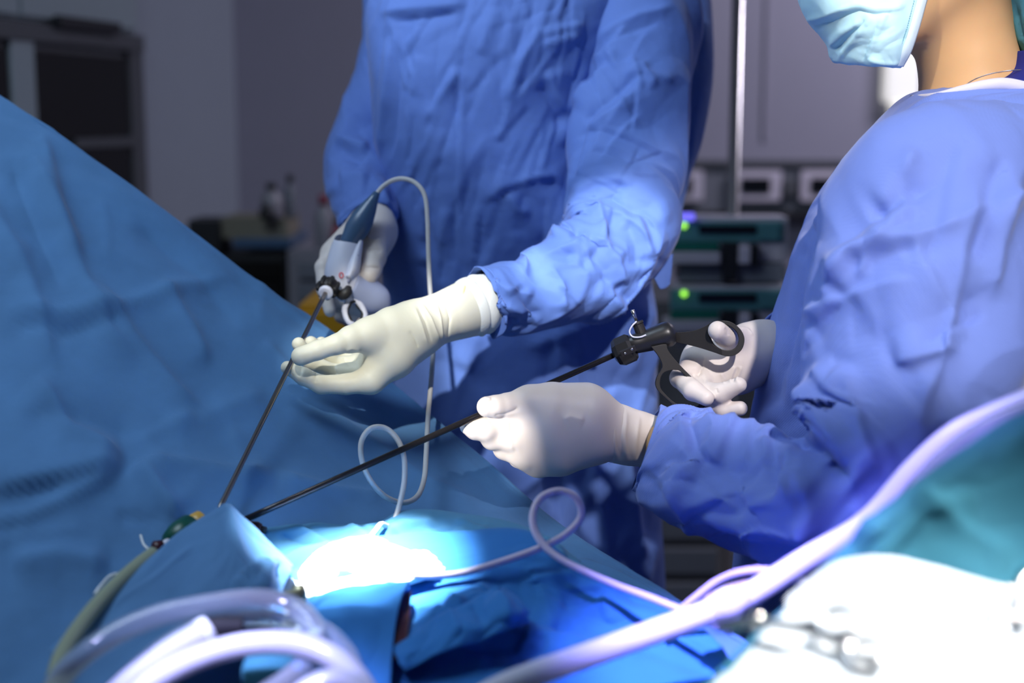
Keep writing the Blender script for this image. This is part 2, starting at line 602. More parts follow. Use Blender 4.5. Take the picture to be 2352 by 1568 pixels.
def blob(name, chains, m, parent=None, h=0.0016, kj=0.006, folds=None, relax=2, ells=()):
    """chains: list of (k, [(point, radius)...]); limbs blended into one skin"""
    allp = np.array([p for _, c in chains for p, _ in c] + [e[0] for e in ells])
    rmax = max([r for _, c in chains for _, r in c] + [max(e[1]) for e in ells])
    lo, hi = allp.min(0) - rmax - 4 * h, allp.max(0) + rmax + 4 * h
    n = np.ceil((hi - lo) / h).astype(int) + 1
    ax = [lo[i] + h * np.arange(n[i]) for i in range(3)]
    X = np.stack(np.meshgrid(*ax, indexing='ij'), -1).astype(np.float32)
    D = None
    for e in ells:
        c, r = np.asarray(e[0]), np.asarray(e[1])
        q = (X - c)
        if len(e) > 3:
            q = q @ e[3]
        k0 = np.sqrt(((q / r) ** 2).sum(-1))
        d = (k0 - 1) * r.min()
        D = d if D is None else smin(D, d, e[2])
    for k, c in chains:
        dc = None
        for i in range(len(c) - 1):
            d = cone_sdf(X, np.asarray(c[i][0], np.float32), np.asarray(c[i + 1][0], np.float32), c[i][1], c[i + 1][1])
            dc = d if dc is None else smin(dc, d, kj * 0.6)
        D = dc if D is None else smin(D, dc, k)
    V, F = surface_nets(D.astype(float), lo, h)
    F = np.array(F)
    for _ in range(relax):
        S, Cn = np.zeros_like(V), np.zeros(len(V))
        for i in range(4):
            a, b = F[:, i], F[:, (i + 1) % 4]
            np.add.at(S, a, V[b])
            np.add.at(S, b, V[a])
            np.add.at(Cn, a, 1)
            np.add.at(Cn, b, 1)
        V = V * 0.4 + 0.6 * S / Cn[:, None]
    if folds:
        fn = np.cross(V[F[:, 1]] - V[F[:, 0]], V[F[:, 2]] - V[F[:, 0]])
        N = np.zeros_like(V)
        for i in range(4):
            np.add.at(N, F[:, i], fn)
        N /= np.maximum(np.linalg.norm(N, axis=1, keepdims=True), 1e-12)
        V = fold(V[None], N[None], folds)[0]
    return mesh_obj(name, V, F, m, parent)


def ch(k, pts):
    return (k, [(P(p[0], p[1], p[2]), p[3]) for p in pts])


# ------------------------------------------------------------------ the room
def struct(o):
    o['kind'] = 'structure'
    return o


WL0, WLD = np.array([-0.915, 4.75]), np.array([-0.2, -0.98])   # left wall: corner and direction towards the camera


def left_pt(px, py):
    """where the sight line of a pixel meets the left wall"""
    q = P(px, py, 1.0) - CAM
    n = np.array([WLD[1], -WLD[0]])
    t = (n @ (WL0 - CAM[:2])) / (n @ q[:2])
    return CAM + t * q


struct(box('floor', (0.6, 2.2, -0.05), (6.4, 6.2, 0.1), 'floor', bevel=0))
struct(box('ceiling', (0.6, 2.2, 2.95), (6.4, 6.2, 0.1), 'ceiling', bevel=0))
struct(box('wall_back', (1.3, 4.82, 1.45), (5.2, 0.12, 2.9), 'wall_back', bevel=0))
struct(box('wall_right', (3.4, 2.2, 1.45), (0.12, 6.2, 2.9), 'wall', bevel=0))
LA = math.atan2(WLD[1], WLD[0])
lc = WL0 + WLD * 2.6 + np.array([-0.06, 0.0])
struct(box('wall_left', (lc[0], lc[1], 1.45), (5.6, 0.12, 2.9), 'wall', rz=LA, bevel=0))
struct(box('baseboard_back', (1.3, 4.75, 0.05), (5.0, 0.02, 0.1), 'panel_grey'))

LN = np.array([-WLD[1], WLD[0]]) / np.linalg.norm(WLD)   # out of the left wall into the room
if LN[0] < 0:
    LN = -LN


def on_left(name, px0, px1, z0, z1, depth, thick_, m, parent):
    """a box standing against the left wall between two pixel columns"""
    a, b = left_pt(px0, 300)[:2], left_pt(px1, 300)[:2]
    c = (a + b) / 2 + LN * (depth + thick_ / 2)
    return box(name, (c[0], c[1], (z0 + z1) / 2), (np.linalg.norm(b - a), thick_, z1 - z0), m, parent, rz=LA)


zc = lambda px, py: left_pt(px, py)[2]
ztop = zc(310, 95)
cab = empty('wall_cabinet', 'tall grey cabinet with dark glazed doors against the left wall', 'cabinet')
on_left('body', -420, 316, 0.0, ztop, 0.002, 0.008, 'cabinet_frame', cab)
on_left('frame', 285, 316, 0.1, ztop - 0.02, 0.012, 0.014, 'cabinet_frame', cab)
on_left('frame', 12, 66, 0.1, ztop - 0.02, 0.012, 0.014, 'cabinet', cab)
on_left('top_rail', -420, 316, ztop - 0.03, ztop + 0.015, 0.012, 0.02, 'cabinet_frame', cab)
d1 = on_left('door', 70, 282, 0.12, ztop - 0.05, 0.012, 0.01, 'cabinet_glass', cab)
d2 = on_left('door', -420, 8, 0.12, ztop - 0.05, 0.012, 0.01, 'cabinet_glass', cab)
on_left('shelf', 150, 282, zc(220, 338), zc(220, 316), 0.024, 0.006, 'cabinet_frame', cab)
upc = empty('upper_cabinet', 'pale grey cabinet unit with a long dark handle above the glazed cabinet', 'cabinet')
on_left('body', -420, 308, ztop + 0.02, 2.6, 0.002, 0.012, 'cabinet', upc)
dr = on_left('door', 42, 305, ztop + 0.028, 2.58, 0.015, 0.012, 'cabinet', upc)
dl = on_left('door', -420, 36, ztop + 0.028, 2.58, 0.015, 0.012, 'cabinet', upc)
on_left('handle', 106, 246, zc(176, 72), zc(176, 46), 0.035, 0.02, 'dark', dr)


def z_at(py, d):
    return P(1176, py, d)[2]


# counter with clutter in the rear left corner
D0 = 3.75
def bx(name, x0, y0, x1, y1, d, dep, m, parent=None, bevel=0.004):
    """a box of real depth behind the pixel rectangle"""
    a, b = P(x0, y1, d), P(x1, y0, d)
    y = P((x0 + x1) / 2, (y0 + y1) / 2, d)[1]
    return box(name, ((a[0] + b[0]) / 2, y + dep / 2, (a[2] + b[2]) / 2), (b[0] - a[0], dep, b[2] - a[2]), m, parent, bevel=bevel)


def floor_box(name, x0, x1, ytop, d, dep, m, parent, zb=0.0):
    a, b = P(x0, ytop, d), P(x1, ytop, d)
    return box(name, ((a[0] + b[0]) / 2, a[1] + dep / 2, (a[2] + zb) / 2), (b[0] - a[0], dep, a[2] - zb), m, parent)


tr = empty('instrument_trolley', 'black drawer trolley in the dark rear corner beyond the drape', 'trolley')
floor_box('body', 440, 655, 585, D0, 0.4, 'dark', tr, 0.08)
for k in range(3):
    bx('drawer', 470, 600 + k * 46, 645, 640 + k * 46, D0 - 0.012, 0.02, 'cabinet_glass', tr)
for k in range(2):
    c = P(460 + 180 * k, 600, D0)
    lathe('caster', (c[0] - 0.015, c[1] + 0.06, 0.04), (c[0] + 0.015, c[1] + 0.06, 0.04), [(0, 0.04), (1, 0.04)], 'dark', tr)
tray = tag(bx('tray', 535, 548, 668, 570, D0 - 0.03, 0.3, 'relief_blue'), 'dark blue tray lying on top of the black trolley', 'tray')
tag(bx('folded_towel', 505, 500, 660, 548, D0, 0.22, 'box_beige'), 'olive beige folded cloth lying on the dark blue tray', 'towel')
bg = bx('bag', 432, 505, 505, 585, D0 - 0.02, 0.16, 'dark')
tag(bg, 'dark bag at the left end of the black trolley, beside the drape', 'bag')
cart = empty('side_cart', 'grey equipment cart to the right of the black trolley', 'cart')
floor_box('body', 660, 800, 575, D0 - 0.1, 0.4, 'bottle_grey', cart, 0.08)
bx('drawer', 684, 600, 790, 640, D0 - 0.112, 0.02, 'panel_grey', cart)
bx('drawer', 684, 650, 790, 690, D0 - 0.112, 0.02, 'panel_grey', cart)
for k in range(2):
    c = P(675 + 90 * k, 600, D0 - 0.1)
    lathe('caster', (c[0] - 0.015, c[1] + 0.06, 0.04), (c[0] + 0.015, c[1] + 0.06, 0.04), [(0, 0.04), (1, 0.04)], 'dark', cart)


def bottle(px, ybot, ytop, d, wpx, m, capm, label, capname='cap'):
    a, b = P(px, ybot, d), P(px, ytop, d)
    r = wpx / 2 / FPX * d
    b = np.array([a[0], a[1], b[2]])
    root = lathe('bottle', a, b, [(0, r * .92), (0.04, r), (0.6, r), (0.75, r * .5), (0.82, r * .4), (0.83, r * .4)], m)
    tag(root, label, 'bottle', None)
    lathe(capname, a, b, [(0.82, r * .48), (1, r * .48)], capm, root)
    return root


bottle(625, 500, 420, D0, 50, 'bottle_grey', 'dark', 'grey bottle with black cap on the folded beige cloth')
bottle(612, 500, 468, D0 - 0.05, 34, 'dark', 'dark', 'small black bottle in front of the grey bottle')
bottle(745, 576, 446, D0 - 0.05, 44, 'bottle_grey', 'bottle_red', 'pale bottle with reddish cap on the grey cart')
bottle(776, 576, 500, D0 - 0.05, 34, 'bottle_red', 'dark', 'short dark red bottle beside the pale bottle on the grey cart')
bottle(668, 500, 400, D0 + 0.05, 30, 'panel_grey', 'dark', 'slim dark bottle behind the grey bottle on the folded cloth')
bn = empty('yellow_bin', 'amber yellow waste bin standing behind the drape edge', 'bin')
bx('body', 690, 712, 820, 1300, 2.75, 0.22, 'yellow', bn)
bx('lid', 686, 700, 824, 714, 2.74, 0.24, 'yellow', bn)
bb = P(755, 1300, 2.75)
box('pedestal', (bb[0], bb[1] + 0.11, bb[2] / 2), (0.1, 0.18, bb[2]), 'dark', bn)

# supply panel on the rear wall
DW = 4.72
pan = empty('supply_panel', 'grey medical supply rail with sockets along the rear wall', 'wall panel')
bx('rail', 1380, 378, 2500, 488, DW - 0.02, 0.05, 'panel_grey', pan)
bx('lip', 1380, 368, 2500, 382, DW - 0.05, 0.08, 'cabinet_frame', pan)
bx('lip', 1380, 486, 2500, 500, DW - 0.05, 0.08, 'dark', pan)
for x0, x1 in ((1520, 1615), (1680, 1795), (1840, 1955), (2010, 2120), (2180, 2290)):
    f = bx('socket_frame', x0, 392, x1, 462, DW - 0.05, 0.03, 'socket_white', pan)
    bx('socket', x0 + 22, 408, x1 - 24, 445, DW - 0.056, 0.02, 'display', f)
bx('valve', 1800, 412, 1832, 448, DW - 0.06, 0.03, 'cabinet_frame', pan)
bx('valve', 1962, 412, 1994, 448, DW - 0.06, 0.03, 'cabinet_frame', pan)
wd = struct(box('trim_1', (P(1752, 50, 4.74)[0], 4.757, 2.0), (0.012, 0.012, 1.4), 'wall_back'))
strip = empty('white_panel', 'narrow white glowing lamp on the wall behind the masked person\'s neck', 'strip')  # white panel whose glow is added emission, not a fixture
bx('panel_face', 2040, -60, 2120, 235, 4.6, 0.1, 'panel_glow', strip, bevel=0.02)
bx('end_cap', 2052, 235, 2108, 262, 4.62, 0.07, 'panel_glow', strip, bevel=0.02)

# infusion pole with two pumps
DP = 2.95
p0 = P(1690, 560, DP)
pole = empty('infusion_pole', 'steel infusion pole carrying two pumps behind the far person', 'pole')
lathe('tube', (p0[0], p0[1] + 0.05, 0.06), (p0[0], p0[1] + 0.05, 2.3), [(0, 0.016), (0.42, 0.016), (0.421, 0.0125), (1, 0.0125)], 'steel', pole)
for k in range(5):
    a = math.radians(72 * k + 20)
    tube_pts('base_leg', [(p0[0], p0[1] + 0.05, 0.1), (p0[0] + 0.14 * math.cos(a), p0[1] + 0.05 + 0.14 * math.sin(a), 0.08), (p0[0] + 0.28 * math.cos(a), p0[1] + 0.05 + 0.28 * math.sin(a), 0.06)], 0.014, 'steel_dark', pole)
    lathe('caster', (p0[0] + 0.27 * math.cos(a), p0[1] + 0.05 + 0.28 * math.sin(a), 0.028), (p0[0] + 0.29 * math.cos(a), p0[1] + 0.05 + 0.28 * math.sin(a), 0.028), [(0, 0.028), (1, 0.028)], 'dark', pole, ns=16)


def pump(dy, label):
    r = empty('infusion_pump', label, 'pump', None)
    y = lambda v: v + dy
    bx('case', 1548, y(497), 1812, y(604), DP, 0.09, 'pump_case', r, bevel=0.012)
    bx('front_panel', 1540, y(508), 1800, y(556), DP - 0.008, 0.02, 'pump_teal', r)
    bx('display', 1605, y(517), 1738, y(537), DP - 0.014, 0.02, 'display', r)
    bx('keypad', 1745, y(512), 1792, y(552), DP - 0.013, 0.02, 'pump_teal', r)
    bx('stripe', 1540, y(558), 1652, y(576), DP - 0.012, 0.02, 'pump_green', r)
    bx('tray', 1530, y(580), 1655, y(606), DP - 0.03, 0.08, 'pump_case', r)
    bx('syringe_clamp', 1660, y(556), 1696, y(648), DP - 0.02, 0.05, 'dark', r)
    bx('syringe_clamp', 1726, y(562), 1744, y(612), DP - 0.02, 0.05, 'dark', r)
    bx('syringe_block', 1698, y(566), 1724, y(606), DP - 0.03, 0.05, 'socket_white', r)
    bx('lower_case', 1560, y(606), 1808, y(648), DP, 0.09, 'panel_grey', r)
    c = P(1572, y(518), DP - 0.02)
    lathe('status_light', c, c + np.array([0, 0.015, 0]), [(0, 0.0035), (0.3, 0.0058), (1, 0.0058)], 'led_green', r, ns=16)
    return r


pu = pump(0, 'upper infusion pump with green status light and violet tag on the pole')
bx('violet_tag', 1552, 490, 1596, 506, DP - 0.03, 0.02, 'led_violet', pu)
pump(157, 'lower infusion pump with green status light and dark display on the pole')
rk = empty('equipment_cabinet', 'dark brown equipment cabinet low against the rear wall', 'cabinet')
floor_box('body', 1380, 2000, 690, 4.0, 0.45, 'cabinet_frame', rk, 0.05)
for k in range(3):
    bx('shelf_front', 1400, 1180 + k * 80, 1990, 1240 + k * 80, 3.98, 0.03, 'panel_grey', rk)
floor_box('plinth', 1390, 1990, 1500, 4.02, 0.4, 'dark', rk)

# operating table under the drapes
ot = empty('operating_table', 'operating table standing under the blue surgical drapes', 'table')
box('tabletop', (-0.48, 1.5, 0.74), (1.4, 0.5, 0.07), 'dark', ot, bevel=0.02)
box('column', (-0.62, 1.5, 0.39), (0.26, 0.26, 0.64), 'steel_dark', ot)
box('base', (-0.62, 1.5, 0.05), (0.9, 0.5, 0.1), 'steel_dark', ot)


# ------------------------------------------------------------------ drapes
def L(amp, wd, *pts, skew=2.0):
    return (pts, amp, wd, skew)


far = [(-170, 120, 1.95), (0, 232, 1.93), (200, 362, 1.92), (400, 512, 1.91), (600, 660, 1.90), (760, 768, 1.89),
       (900, 893, 1.88), (1080, 1040, 1.78), (1250, 1185, 1.66), (1400, 1290, 1.56), (1620, 1425, 1.43), (1900, 1590, 1.30)]
near_x = [-330, -120, 30, 190, 360, 520, 690, 900, 1130, 1340, 1640, 1950]
rows = []
for t, dz in ((0.0, 0), (0.06, 0), (0.28, 0.0), (0.52, -0.01), (0.76, 0.0), (1.0, 0.0)):
    row = []
    for (x, y, d), nx in zip(far, near_x):
        ny = 1760
        nd = 1.245
        # a flat approach to the table further down, a steep rise near the edge
        s = t
        X = x + (nx - x) * s
        Y = y + (ny - y) * s
        inv = (1 / d) + (1 / nd - 1 / d) * s
        row.append((X, Y, 1 / inv + dz))
    rows.append(row)
back1 = [(x + 4, y + 60, d + 0.035) for x, y, d in far]
back2 = [(x + 6, y + 420, d + 0.05) for x, y, d in far]
edge = [(x, y - 1, d + 0.012) for x, y, d in far]
bed_folds = [
    L(0.012, 26, (60, 330), (150, 560), (250, 780), (330, 860)), L(-0.006, 18, (20, 360), (95, 560), (160, 690)),
    L(0.008, 20, (95, 300), (130, 480), (190, 620), skew=3), L(0.009, 24, (200, 640), (300, 780), (400, 900), (470, 960)),
    L(0.008, 22, (360, 640), (440, 760), (480, 850)), L(-0.006, 30, (300, 500), (460, 640), (560, 760)),
    L(0.010, 22, (-20, 715), (120, 735), (260, 720), (420, 660), (560, 630), skew=0.7), L(-0.007, 16, (0, 750), (140, 770), (300, 740)),
    L(0.006, 40, (360, 1000), (480, 960), (620, 900)),
    L(0.012, 26, (-60, 1150), (60, 1120), (180, 1095), (300, 1068), skew=0.25), L(0.016, 22, (300, 1068), (360, 1150), (420, 1205), skew=0.6),
    L(-0.004, 22, (-40, 1140), (60, 1135), (160, 1118)), L(0.007, 20, (-60, 1205), (60, 1195), (200, 1130), (290, 1080), skew=0.6),
    L(0.010, 22, (80, 860), (160, 990), (290, 1062)), L(0.004, 6, (315, 1075), (370, 1150), (425, 1215)),
    L(0.009, 30, (300, 1068), (420, 1080), (560, 1100), (640, 1090)), L(-0.006, 30, (40, 950), (180, 960), (330, 1000)),
    L(0.006, 18, (620, 1090), (760, 1130), (900, 1150)), L(0.006, 22, (700, 920), (820, 1000), (980, 1110), (1120, 1170)),
    L(0.007, 26, (1300, 1290), (1420, 1330), (1560, 1410)), L(0.009, 40, (20, 1300), (140, 1280), (260, 1300)),
    L(0.006, 10, (600, 780), (680, 870), (740, 900)), L(0.010, 40, (-60, 420), (60, 640), (130, 860)),
] + random_folds(5, 16, (-50, 350, 900, 1250), 45, 40, 240, 0.003, 16)
bed = patch('bed_drape', [back2, back1, edge] + rows, 'drape', nu=260, nv=230, folds=bed_folds, crumple=(0.0035, 8, 7, 11, 0.4))
tag(bed, 'large blue sheet draped over the table, rising to a peak on the left', 'drape')

# pale sheet lying across the patient, behind the bright pool of light
pale = patch('under_drape', [
    [(560, 1235, 1.62), (700, 1225, 1.64), (850, 1215, 1.65), (935, 1192, 1.65), (1080, 1190, 1.62), (1230, 1232, 1.57), (1330, 1300, 1.50)],
    [(560, 1213, 1.52), (700, 1203, 1.54), (850, 1206, 1.55), (935, 1176, 1.55), (1080, 1180, 1.53), (1230, 1222, 1.50), (1335, 1296, 1.45)],
    [(570, 1245, 1.48), (700, 1248, 1.50), (850, 1245, 1.50), (950, 1228, 1.50), (1080, 1230, 1.48), (1240, 1270, 1.45), (1390, 1350, 1.41)],
    [(580, 1330, 1.42), (700, 1330, 1.43), (850, 1330, 1.44), (960, 1330, 1.44), (1090, 1330, 1.43), (1260, 1370, 1.40), (1460, 1410, 1.37)],
    [(600, 1420, 1.36), (720, 1420, 1.37), (860, 1420, 1.38), (980, 1420, 1.38), (1110, 1420, 1.37), (1280, 1440, 1.35), (1500, 1460, 1.33)],
], 'drape_pale', nu=160, nv=90, crumple=(0.003, 7, 4, 21, 0.4), folds=[
    L(0.005, 7, (790, 1200), (850, 1240), (870, 1275)), L(0.005, 9, (880, 1240), (930, 1210), (1010, 1200)),
    L(-0.004, 7, (640, 1225), (700, 1250), (760, 1262)), L(0.004, 9, (1040, 1190), (1120, 1230), (1180, 1240))] + random_folds(8, 14, (600, 1190, 1300, 1300), 10, 30, 120, 0.003, 8))
tag(pale, 'pale teal under sheet showing behind the brightly lit gauze', 'drape')

# the bright blue sheet with raised rear edge, lit to white in its middle
lit = patch('fenestrated_drape', [
    [(640, 1300, 1.46), (720, 1270, 1.49), (850, 1255, 1.50), (1000, 1240, 1.50), (1165, 1228, 1.48), (1250, 1250, 1.46), (1340, 1315, 1.42), (1560, 1420, 1.37)],
    [(640, 1288, 1.43), (715, 1252, 1.455), (850, 1236, 1.465), (1000, 1222, 1.465), (1165, 1212, 1.45), (1250, 1238, 1.43), (1340, 1306, 1.40), (1570, 1412, 1.355)],
    [(640, 1320, 1.40), (715, 1300, 1.42), (850, 1285, 1.43), (1000, 1270, 1.43), (1165, 1262, 1.42), (1250, 1275, 1.41), (1350, 1330, 1.385), (1600, 1440, 1.34)],
    [(635, 1375, 1.37), (710, 1360, 1.38), (840, 1345, 1.39), (985, 1335, 1.395), (1100, 1330, 1.39), (1235, 1345, 1.385), (1380, 1390, 1.36), (1660, 1490, 1.31)],
    [(630, 1400, 1.355), (705, 1400, 1.36), (830, 1390, 1.365), (975, 1375, 1.37), (1090, 1372, 1.37), (1230, 1395, 1.36), (1390, 1450, 1.335), (1700, 1560, 1.275)],
    [(630, 1470, 1.31), (700, 1470, 1.31), (820, 1470, 1.31), (965, 1465, 1.31), (1080, 1465, 1.31), (1230, 1480, 1.31), (1410, 1530, 1.28), (1740, 1620, 1.235)],
    [(600, 1600, 1.235), (690, 1600, 1.235), (810, 1600, 1.235), (955, 1600, 1.235), (1080, 1600, 1.235), (1230, 1610, 1.23), (1430, 1640, 1.22), (1800, 1700, 1.19)],
], 'drape_bright', nu=200, nv=170, crumple=(0.003, 8, 6, 33, 0.4), folds=[
    L(0.009, 14, (940, 1400), (1020, 1440), (1090, 1400), (1160, 1370), (1200, 1390)), L(-0.014, 22, (880, 1530), (1000, 1490), (1120, 1480), (1240, 1470)),
    L(0.012, 16, (890, 1500), (960, 1460), (1060, 1390), (1130, 1360)), L(0.010, 14, (1130, 1360), (1160, 1410), (1165, 1450)),
    L(-0.012, 16, (1090, 1360), (1180, 1400), (1280, 1450), (1380, 1490), skew=0.6), L(0.014, 18, (900, 1535), (1000, 1480), (1130, 1455), (1280, 1480), (1400, 1500), skew=0.6),
    L(0.007, 10, (1190, 1350), (1260, 1330), (1330, 1320)), L(0.008, 16, (700, 1480), (850, 1490), (900, 1480)),
    L(0.006, 9, (720, 1290), (760, 1320), (830, 1330))] + random_folds(9, 24, (700, 1340, 1450, 1560), 25, 30, 130, 0.004, 9))
patch('crumpled_corner', [
    [(900, 1502, 1.285), (945, 1448, 1.315), (1010, 1405, 1.335), (1075, 1376, 1.345), (1135, 1358, 1.35), (1190, 1376, 1.345), (1216, 1402, 1.335)],
    [(905, 1500, 1.265), (955, 1452, 1.288), (1020, 1416, 1.305), (1085, 1388, 1.318), (1140, 1370, 1.322), (1188, 1386, 1.316), (1212, 1410, 1.312)],
    [(915, 1518, 1.245), (975, 1478, 1.260), (1040, 1450, 1.274), (1100, 1430, 1.280), (1150, 1416, 1.284), (1188, 1414, 1.290), (1208, 1419, 1.300)],
    [(930, 1540, 1.238), (995, 1510, 1.250), (1060, 1486, 1.262), (1115, 1466, 1.270), (1160, 1448, 1.278), (1188, 1436, 1.287), (1204, 1428, 1.298)],
], 'drape_bright', lit, nu=90, nv=40, crumple=(0.004, 6, 3, 95, 0.5), folds=[L(0.008, 7, (1030, 1400), (1045, 1430), (1060, 1460)), L(0.008, 7, (1140, 1362), (1165, 1390), (1170, 1430)), L(-0.006, 7, (1080, 1385), (1100, 1410), (1110, 1440))])
tag(lit, 'bright blue crumpled sheet under the light pool in front of the pale sheet', 'drape')

# white gauze in the light pool
gz = patch('gauze_pad', [
    [(676, 1316, 1.425), (735, 1264, 1.450), (830, 1240, 1.460), (905, 1241, 1.460), (962, 1264, 1.450), (1012, 1300, 1.425)],
    [(660, 1340, 1.395), (740, 1306, 1.415), (836, 1284, 1.425), (905, 1282, 1.425), (970, 1292, 1.42), (1020, 1308, 1.41)],
    [(648, 1362, 1.372), (732, 1342, 1.387), (830, 1326, 1.394), (902, 1320, 1.397), (968, 1316, 1.397), (1014, 1315, 1.395)],
    [(640, 1380, 1.355), (722, 1372, 1.362), (824, 1354, 1.37), (890, 1346, 1.372), (940, 1338, 1.375), (988, 1326, 1.38)],
], 'gauze', nu=110, nv=80, crumple=(0.004, 6, 4, 44, 0.5), folds=[
    L(0.008, 8, (745, 1345), (775, 1305), (830, 1280)), L(0.006, 7, (930, 1300), (975, 1285), (1010, 1305)), L(0.006, 8, (690, 1330), (740, 1280), (800, 1260))], thickness=0.004)
tag(gz, 'white gauze pad glaring in the pool of surgical light', 'gauze')

# the tented fold in front of the instruments
ff = patch('folded_drape', [
    [(130, 1500, 1.27), (250, 1395, 1.33), (350, 1305, 1.375), (430, 1240, 1.41), (500, 1184, 1.435), (522, 1170, 1.44), (534, 1176, 1.442), (556, 1200, 1.442), (600, 1245, 1.44), (650, 1300, 1.425)],
    [(112, 1490, 1.245), (240, 1385, 1.30), (340, 1292, 1.345), (420, 1226, 1.385), (500, 1176, 1.41), (524, 1163, 1.415), (537, 1170, 1.416), (558, 1190, 1.415), (605, 1230, 1.41), (668, 1296, 1.395)],
    [(120, 1520, 1.225), (260, 1430, 1.27), (360, 1340, 1.315), (440, 1270, 1.355), (508, 1206, 1.388), (530, 1192, 1.393), (545, 1198, 1.393), (566, 1220, 1.392), (612, 1262, 1.385), (668, 1312, 1.375)],
    [(140, 1560, 1.20), (290, 1480, 1.235), (400, 1400, 1.28), (480, 1330, 1.315), (525, 1292, 1.338), (550, 1278, 1.343), (568, 1282, 1.343), (590, 1298, 1.345), (625, 1320, 1.345), (652, 1350, 1.345)],
    [(170, 1620, 1.17), (330, 1560, 1.20), (440, 1490, 1.235), (520, 1420, 1.27), (565, 1390, 1.29), (585, 1376, 1.295), (600, 1372, 1.298), (615, 1374, 1.302), (630, 1375, 1.31), (640, 1385, 1.315)],
], 'drape', nu=130, nv=90, crumple=(0.003, 6, 5, 55, 0.4), folds=[
    L(0.009, 9, (600, 1290), (612, 1320), (620, 1372)), L(0.008, 8, (590, 1375), (605, 1330), (640, 1280)),
    L(-0.006, 8, (640, 1290), (632, 1330), (640, 1370)), L(0.005, 12, (530, 1360), (580, 1310), (620, 1280)),
    L(0.003, 9, (250, 1400), (360, 1330), (450, 1250))])
tag(ff, 'blue sheet folded into a pointed tent in front of the instrument tips', 'drape')

# front flap with the dark slit
fl = patch('front_drape', [
    [(670, 1420, 1.34), (720, 1390, 1.35), (790, 1366, 1.36), (860, 1358, 1.36), (942, 1350, 1.36)],
    [(664, 1412, 1.31), (715, 1378, 1.325), (785, 1352, 1.335), (860, 1344, 1.335), (938, 1340, 1.33)],
    [(668, 1450, 1.295), (716, 1420, 1.305), (785, 1398, 1.31), (855, 1392, 1.31), (918, 1390, 1.305)],
    [(672, 1500, 1.265), (718, 1480, 1.27), (785, 1466, 1.275), (850, 1462, 1.275), (904, 1462, 1.27)],
    [(680, 1600, 1.205), (720, 1590, 1.21), (785, 1585, 1.21), (850, 1580, 1.21), (895, 1580, 1.205)],
], 'drape_bright', nu=80, nv=70, crumple=(0.002, 5, 5, 66, 0.4), folds=[L(0.003, 8, (700, 1412), (800, 1400), (910, 1404))])
tag(fl, 'blue flap hanging in front of the gauze, left of the dark slit', 'drape')
sl = patch('slit_shade', [  # dark sheet set in the gap to stand for its shade
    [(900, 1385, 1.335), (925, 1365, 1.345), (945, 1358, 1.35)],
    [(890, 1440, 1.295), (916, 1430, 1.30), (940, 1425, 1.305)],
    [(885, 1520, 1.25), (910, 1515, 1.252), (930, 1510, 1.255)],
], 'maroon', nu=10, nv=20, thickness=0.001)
tag(sl, 'dark maroon liner painted as shade in the slit beside the front flap', 'infill')

# foreground stand on the right with teal cover, white cloth and clamps
ms = empty('instrument_stand', 'blurred teal covered instrument stand in the right foreground', 'stand')
mrows = []
for (t, dd) in ((-0.10, 0.10), (0.0, 0.03), (0.12, 0.0), (0.35, -0.03), (0.7, -0.09), (1.1, -0.16)):
    row = []
    for (x, y, d, nx) in ((1560, 1640, 0.98, 1500), (1700, 1500, 1.0, 1620), (1850, 1345, 1.02, 1780), (1970, 1225, 1.03, 1920), (2110, 1110, 1.04, 2080), (2240, 1020, 1.04, 2260), (2380, 955, 1.04, 2420), (2560, 900, 1.04, 2600)):
        tt = max(t, 0)
        row.append((x + (nx - x) * tt, y + (1720 - y) * tt - (0 if t >= 0 else -220), d + dd))
    mrows.append(row)
mc = patch('cover', mrows, 'drape_teal', ms, nu=110, nv=100, crumple=(0.006, 6, 6, 77, 0.4), folds=[
    L(0.008, 40, (1950, 1250), (2100, 1180), (2250, 1150)), L(0.007, 30, (2100, 1110), (2220, 1230), (2340, 1300))])
q = P(2150, 1500, 1.0)
box('tray', (q[0], q[1] + 0.06, q[2] - 0.14), (0.42, 0.22, 0.02), 'steel_dark', ms)
box('column', (q[0] + 0.16, q[1] + 0.1, (q[2] - 0.15) / 2), (0.035, 0.035, q[2] - 0.15), 'steel', ms)
box('base', (q[0] + 0.05, q[1] + 0.08, 0.03), (0.5, 0.3, 0.06), 'steel_dark', ms)
wc = patch('white_towel', [
    [(1818, 1374, 1.00), (1928, 1319, 0.995), (2010, 1286, 0.99), (2140, 1314, 0.985), (2290, 1354, 0.98), (2460, 1374, 0.98)],
    [(1798, 1414, 0.975), (1908, 1374, 0.97), (2010, 1344, 0.965), (2140, 1364, 0.96), (2290, 1394, 0.96), (2460, 1414, 0.96)],
    [(1718, 1504, 0.945), (1878, 1474, 0.94), (2000, 1454, 0.935), (2140, 1464, 0.93), (2290, 1484, 0.93), (2460, 1494, 0.93)],
    [(1638, 1584, 0.915), (1828, 1584, 0.905), (2008, 1574, 0.90), (2140, 1574, 0.895), (2290, 1584, 0.89), (2460, 1594, 0.89)],
    [(1618, 1704, 0.87), (1808, 1704, 0.86), (1988, 1704, 0.855), (2140, 1704, 0.85), (2290, 1714, 0.85), (2460, 1724, 0.85)],
], 'cloth_white', nu=80, nv=70, crumple=(0.004, 5, 5, 88, 0.4), thickness=0.004)
tag(wc, 'white towel glaring on the teal covered stand, lower right corner', 'towel')


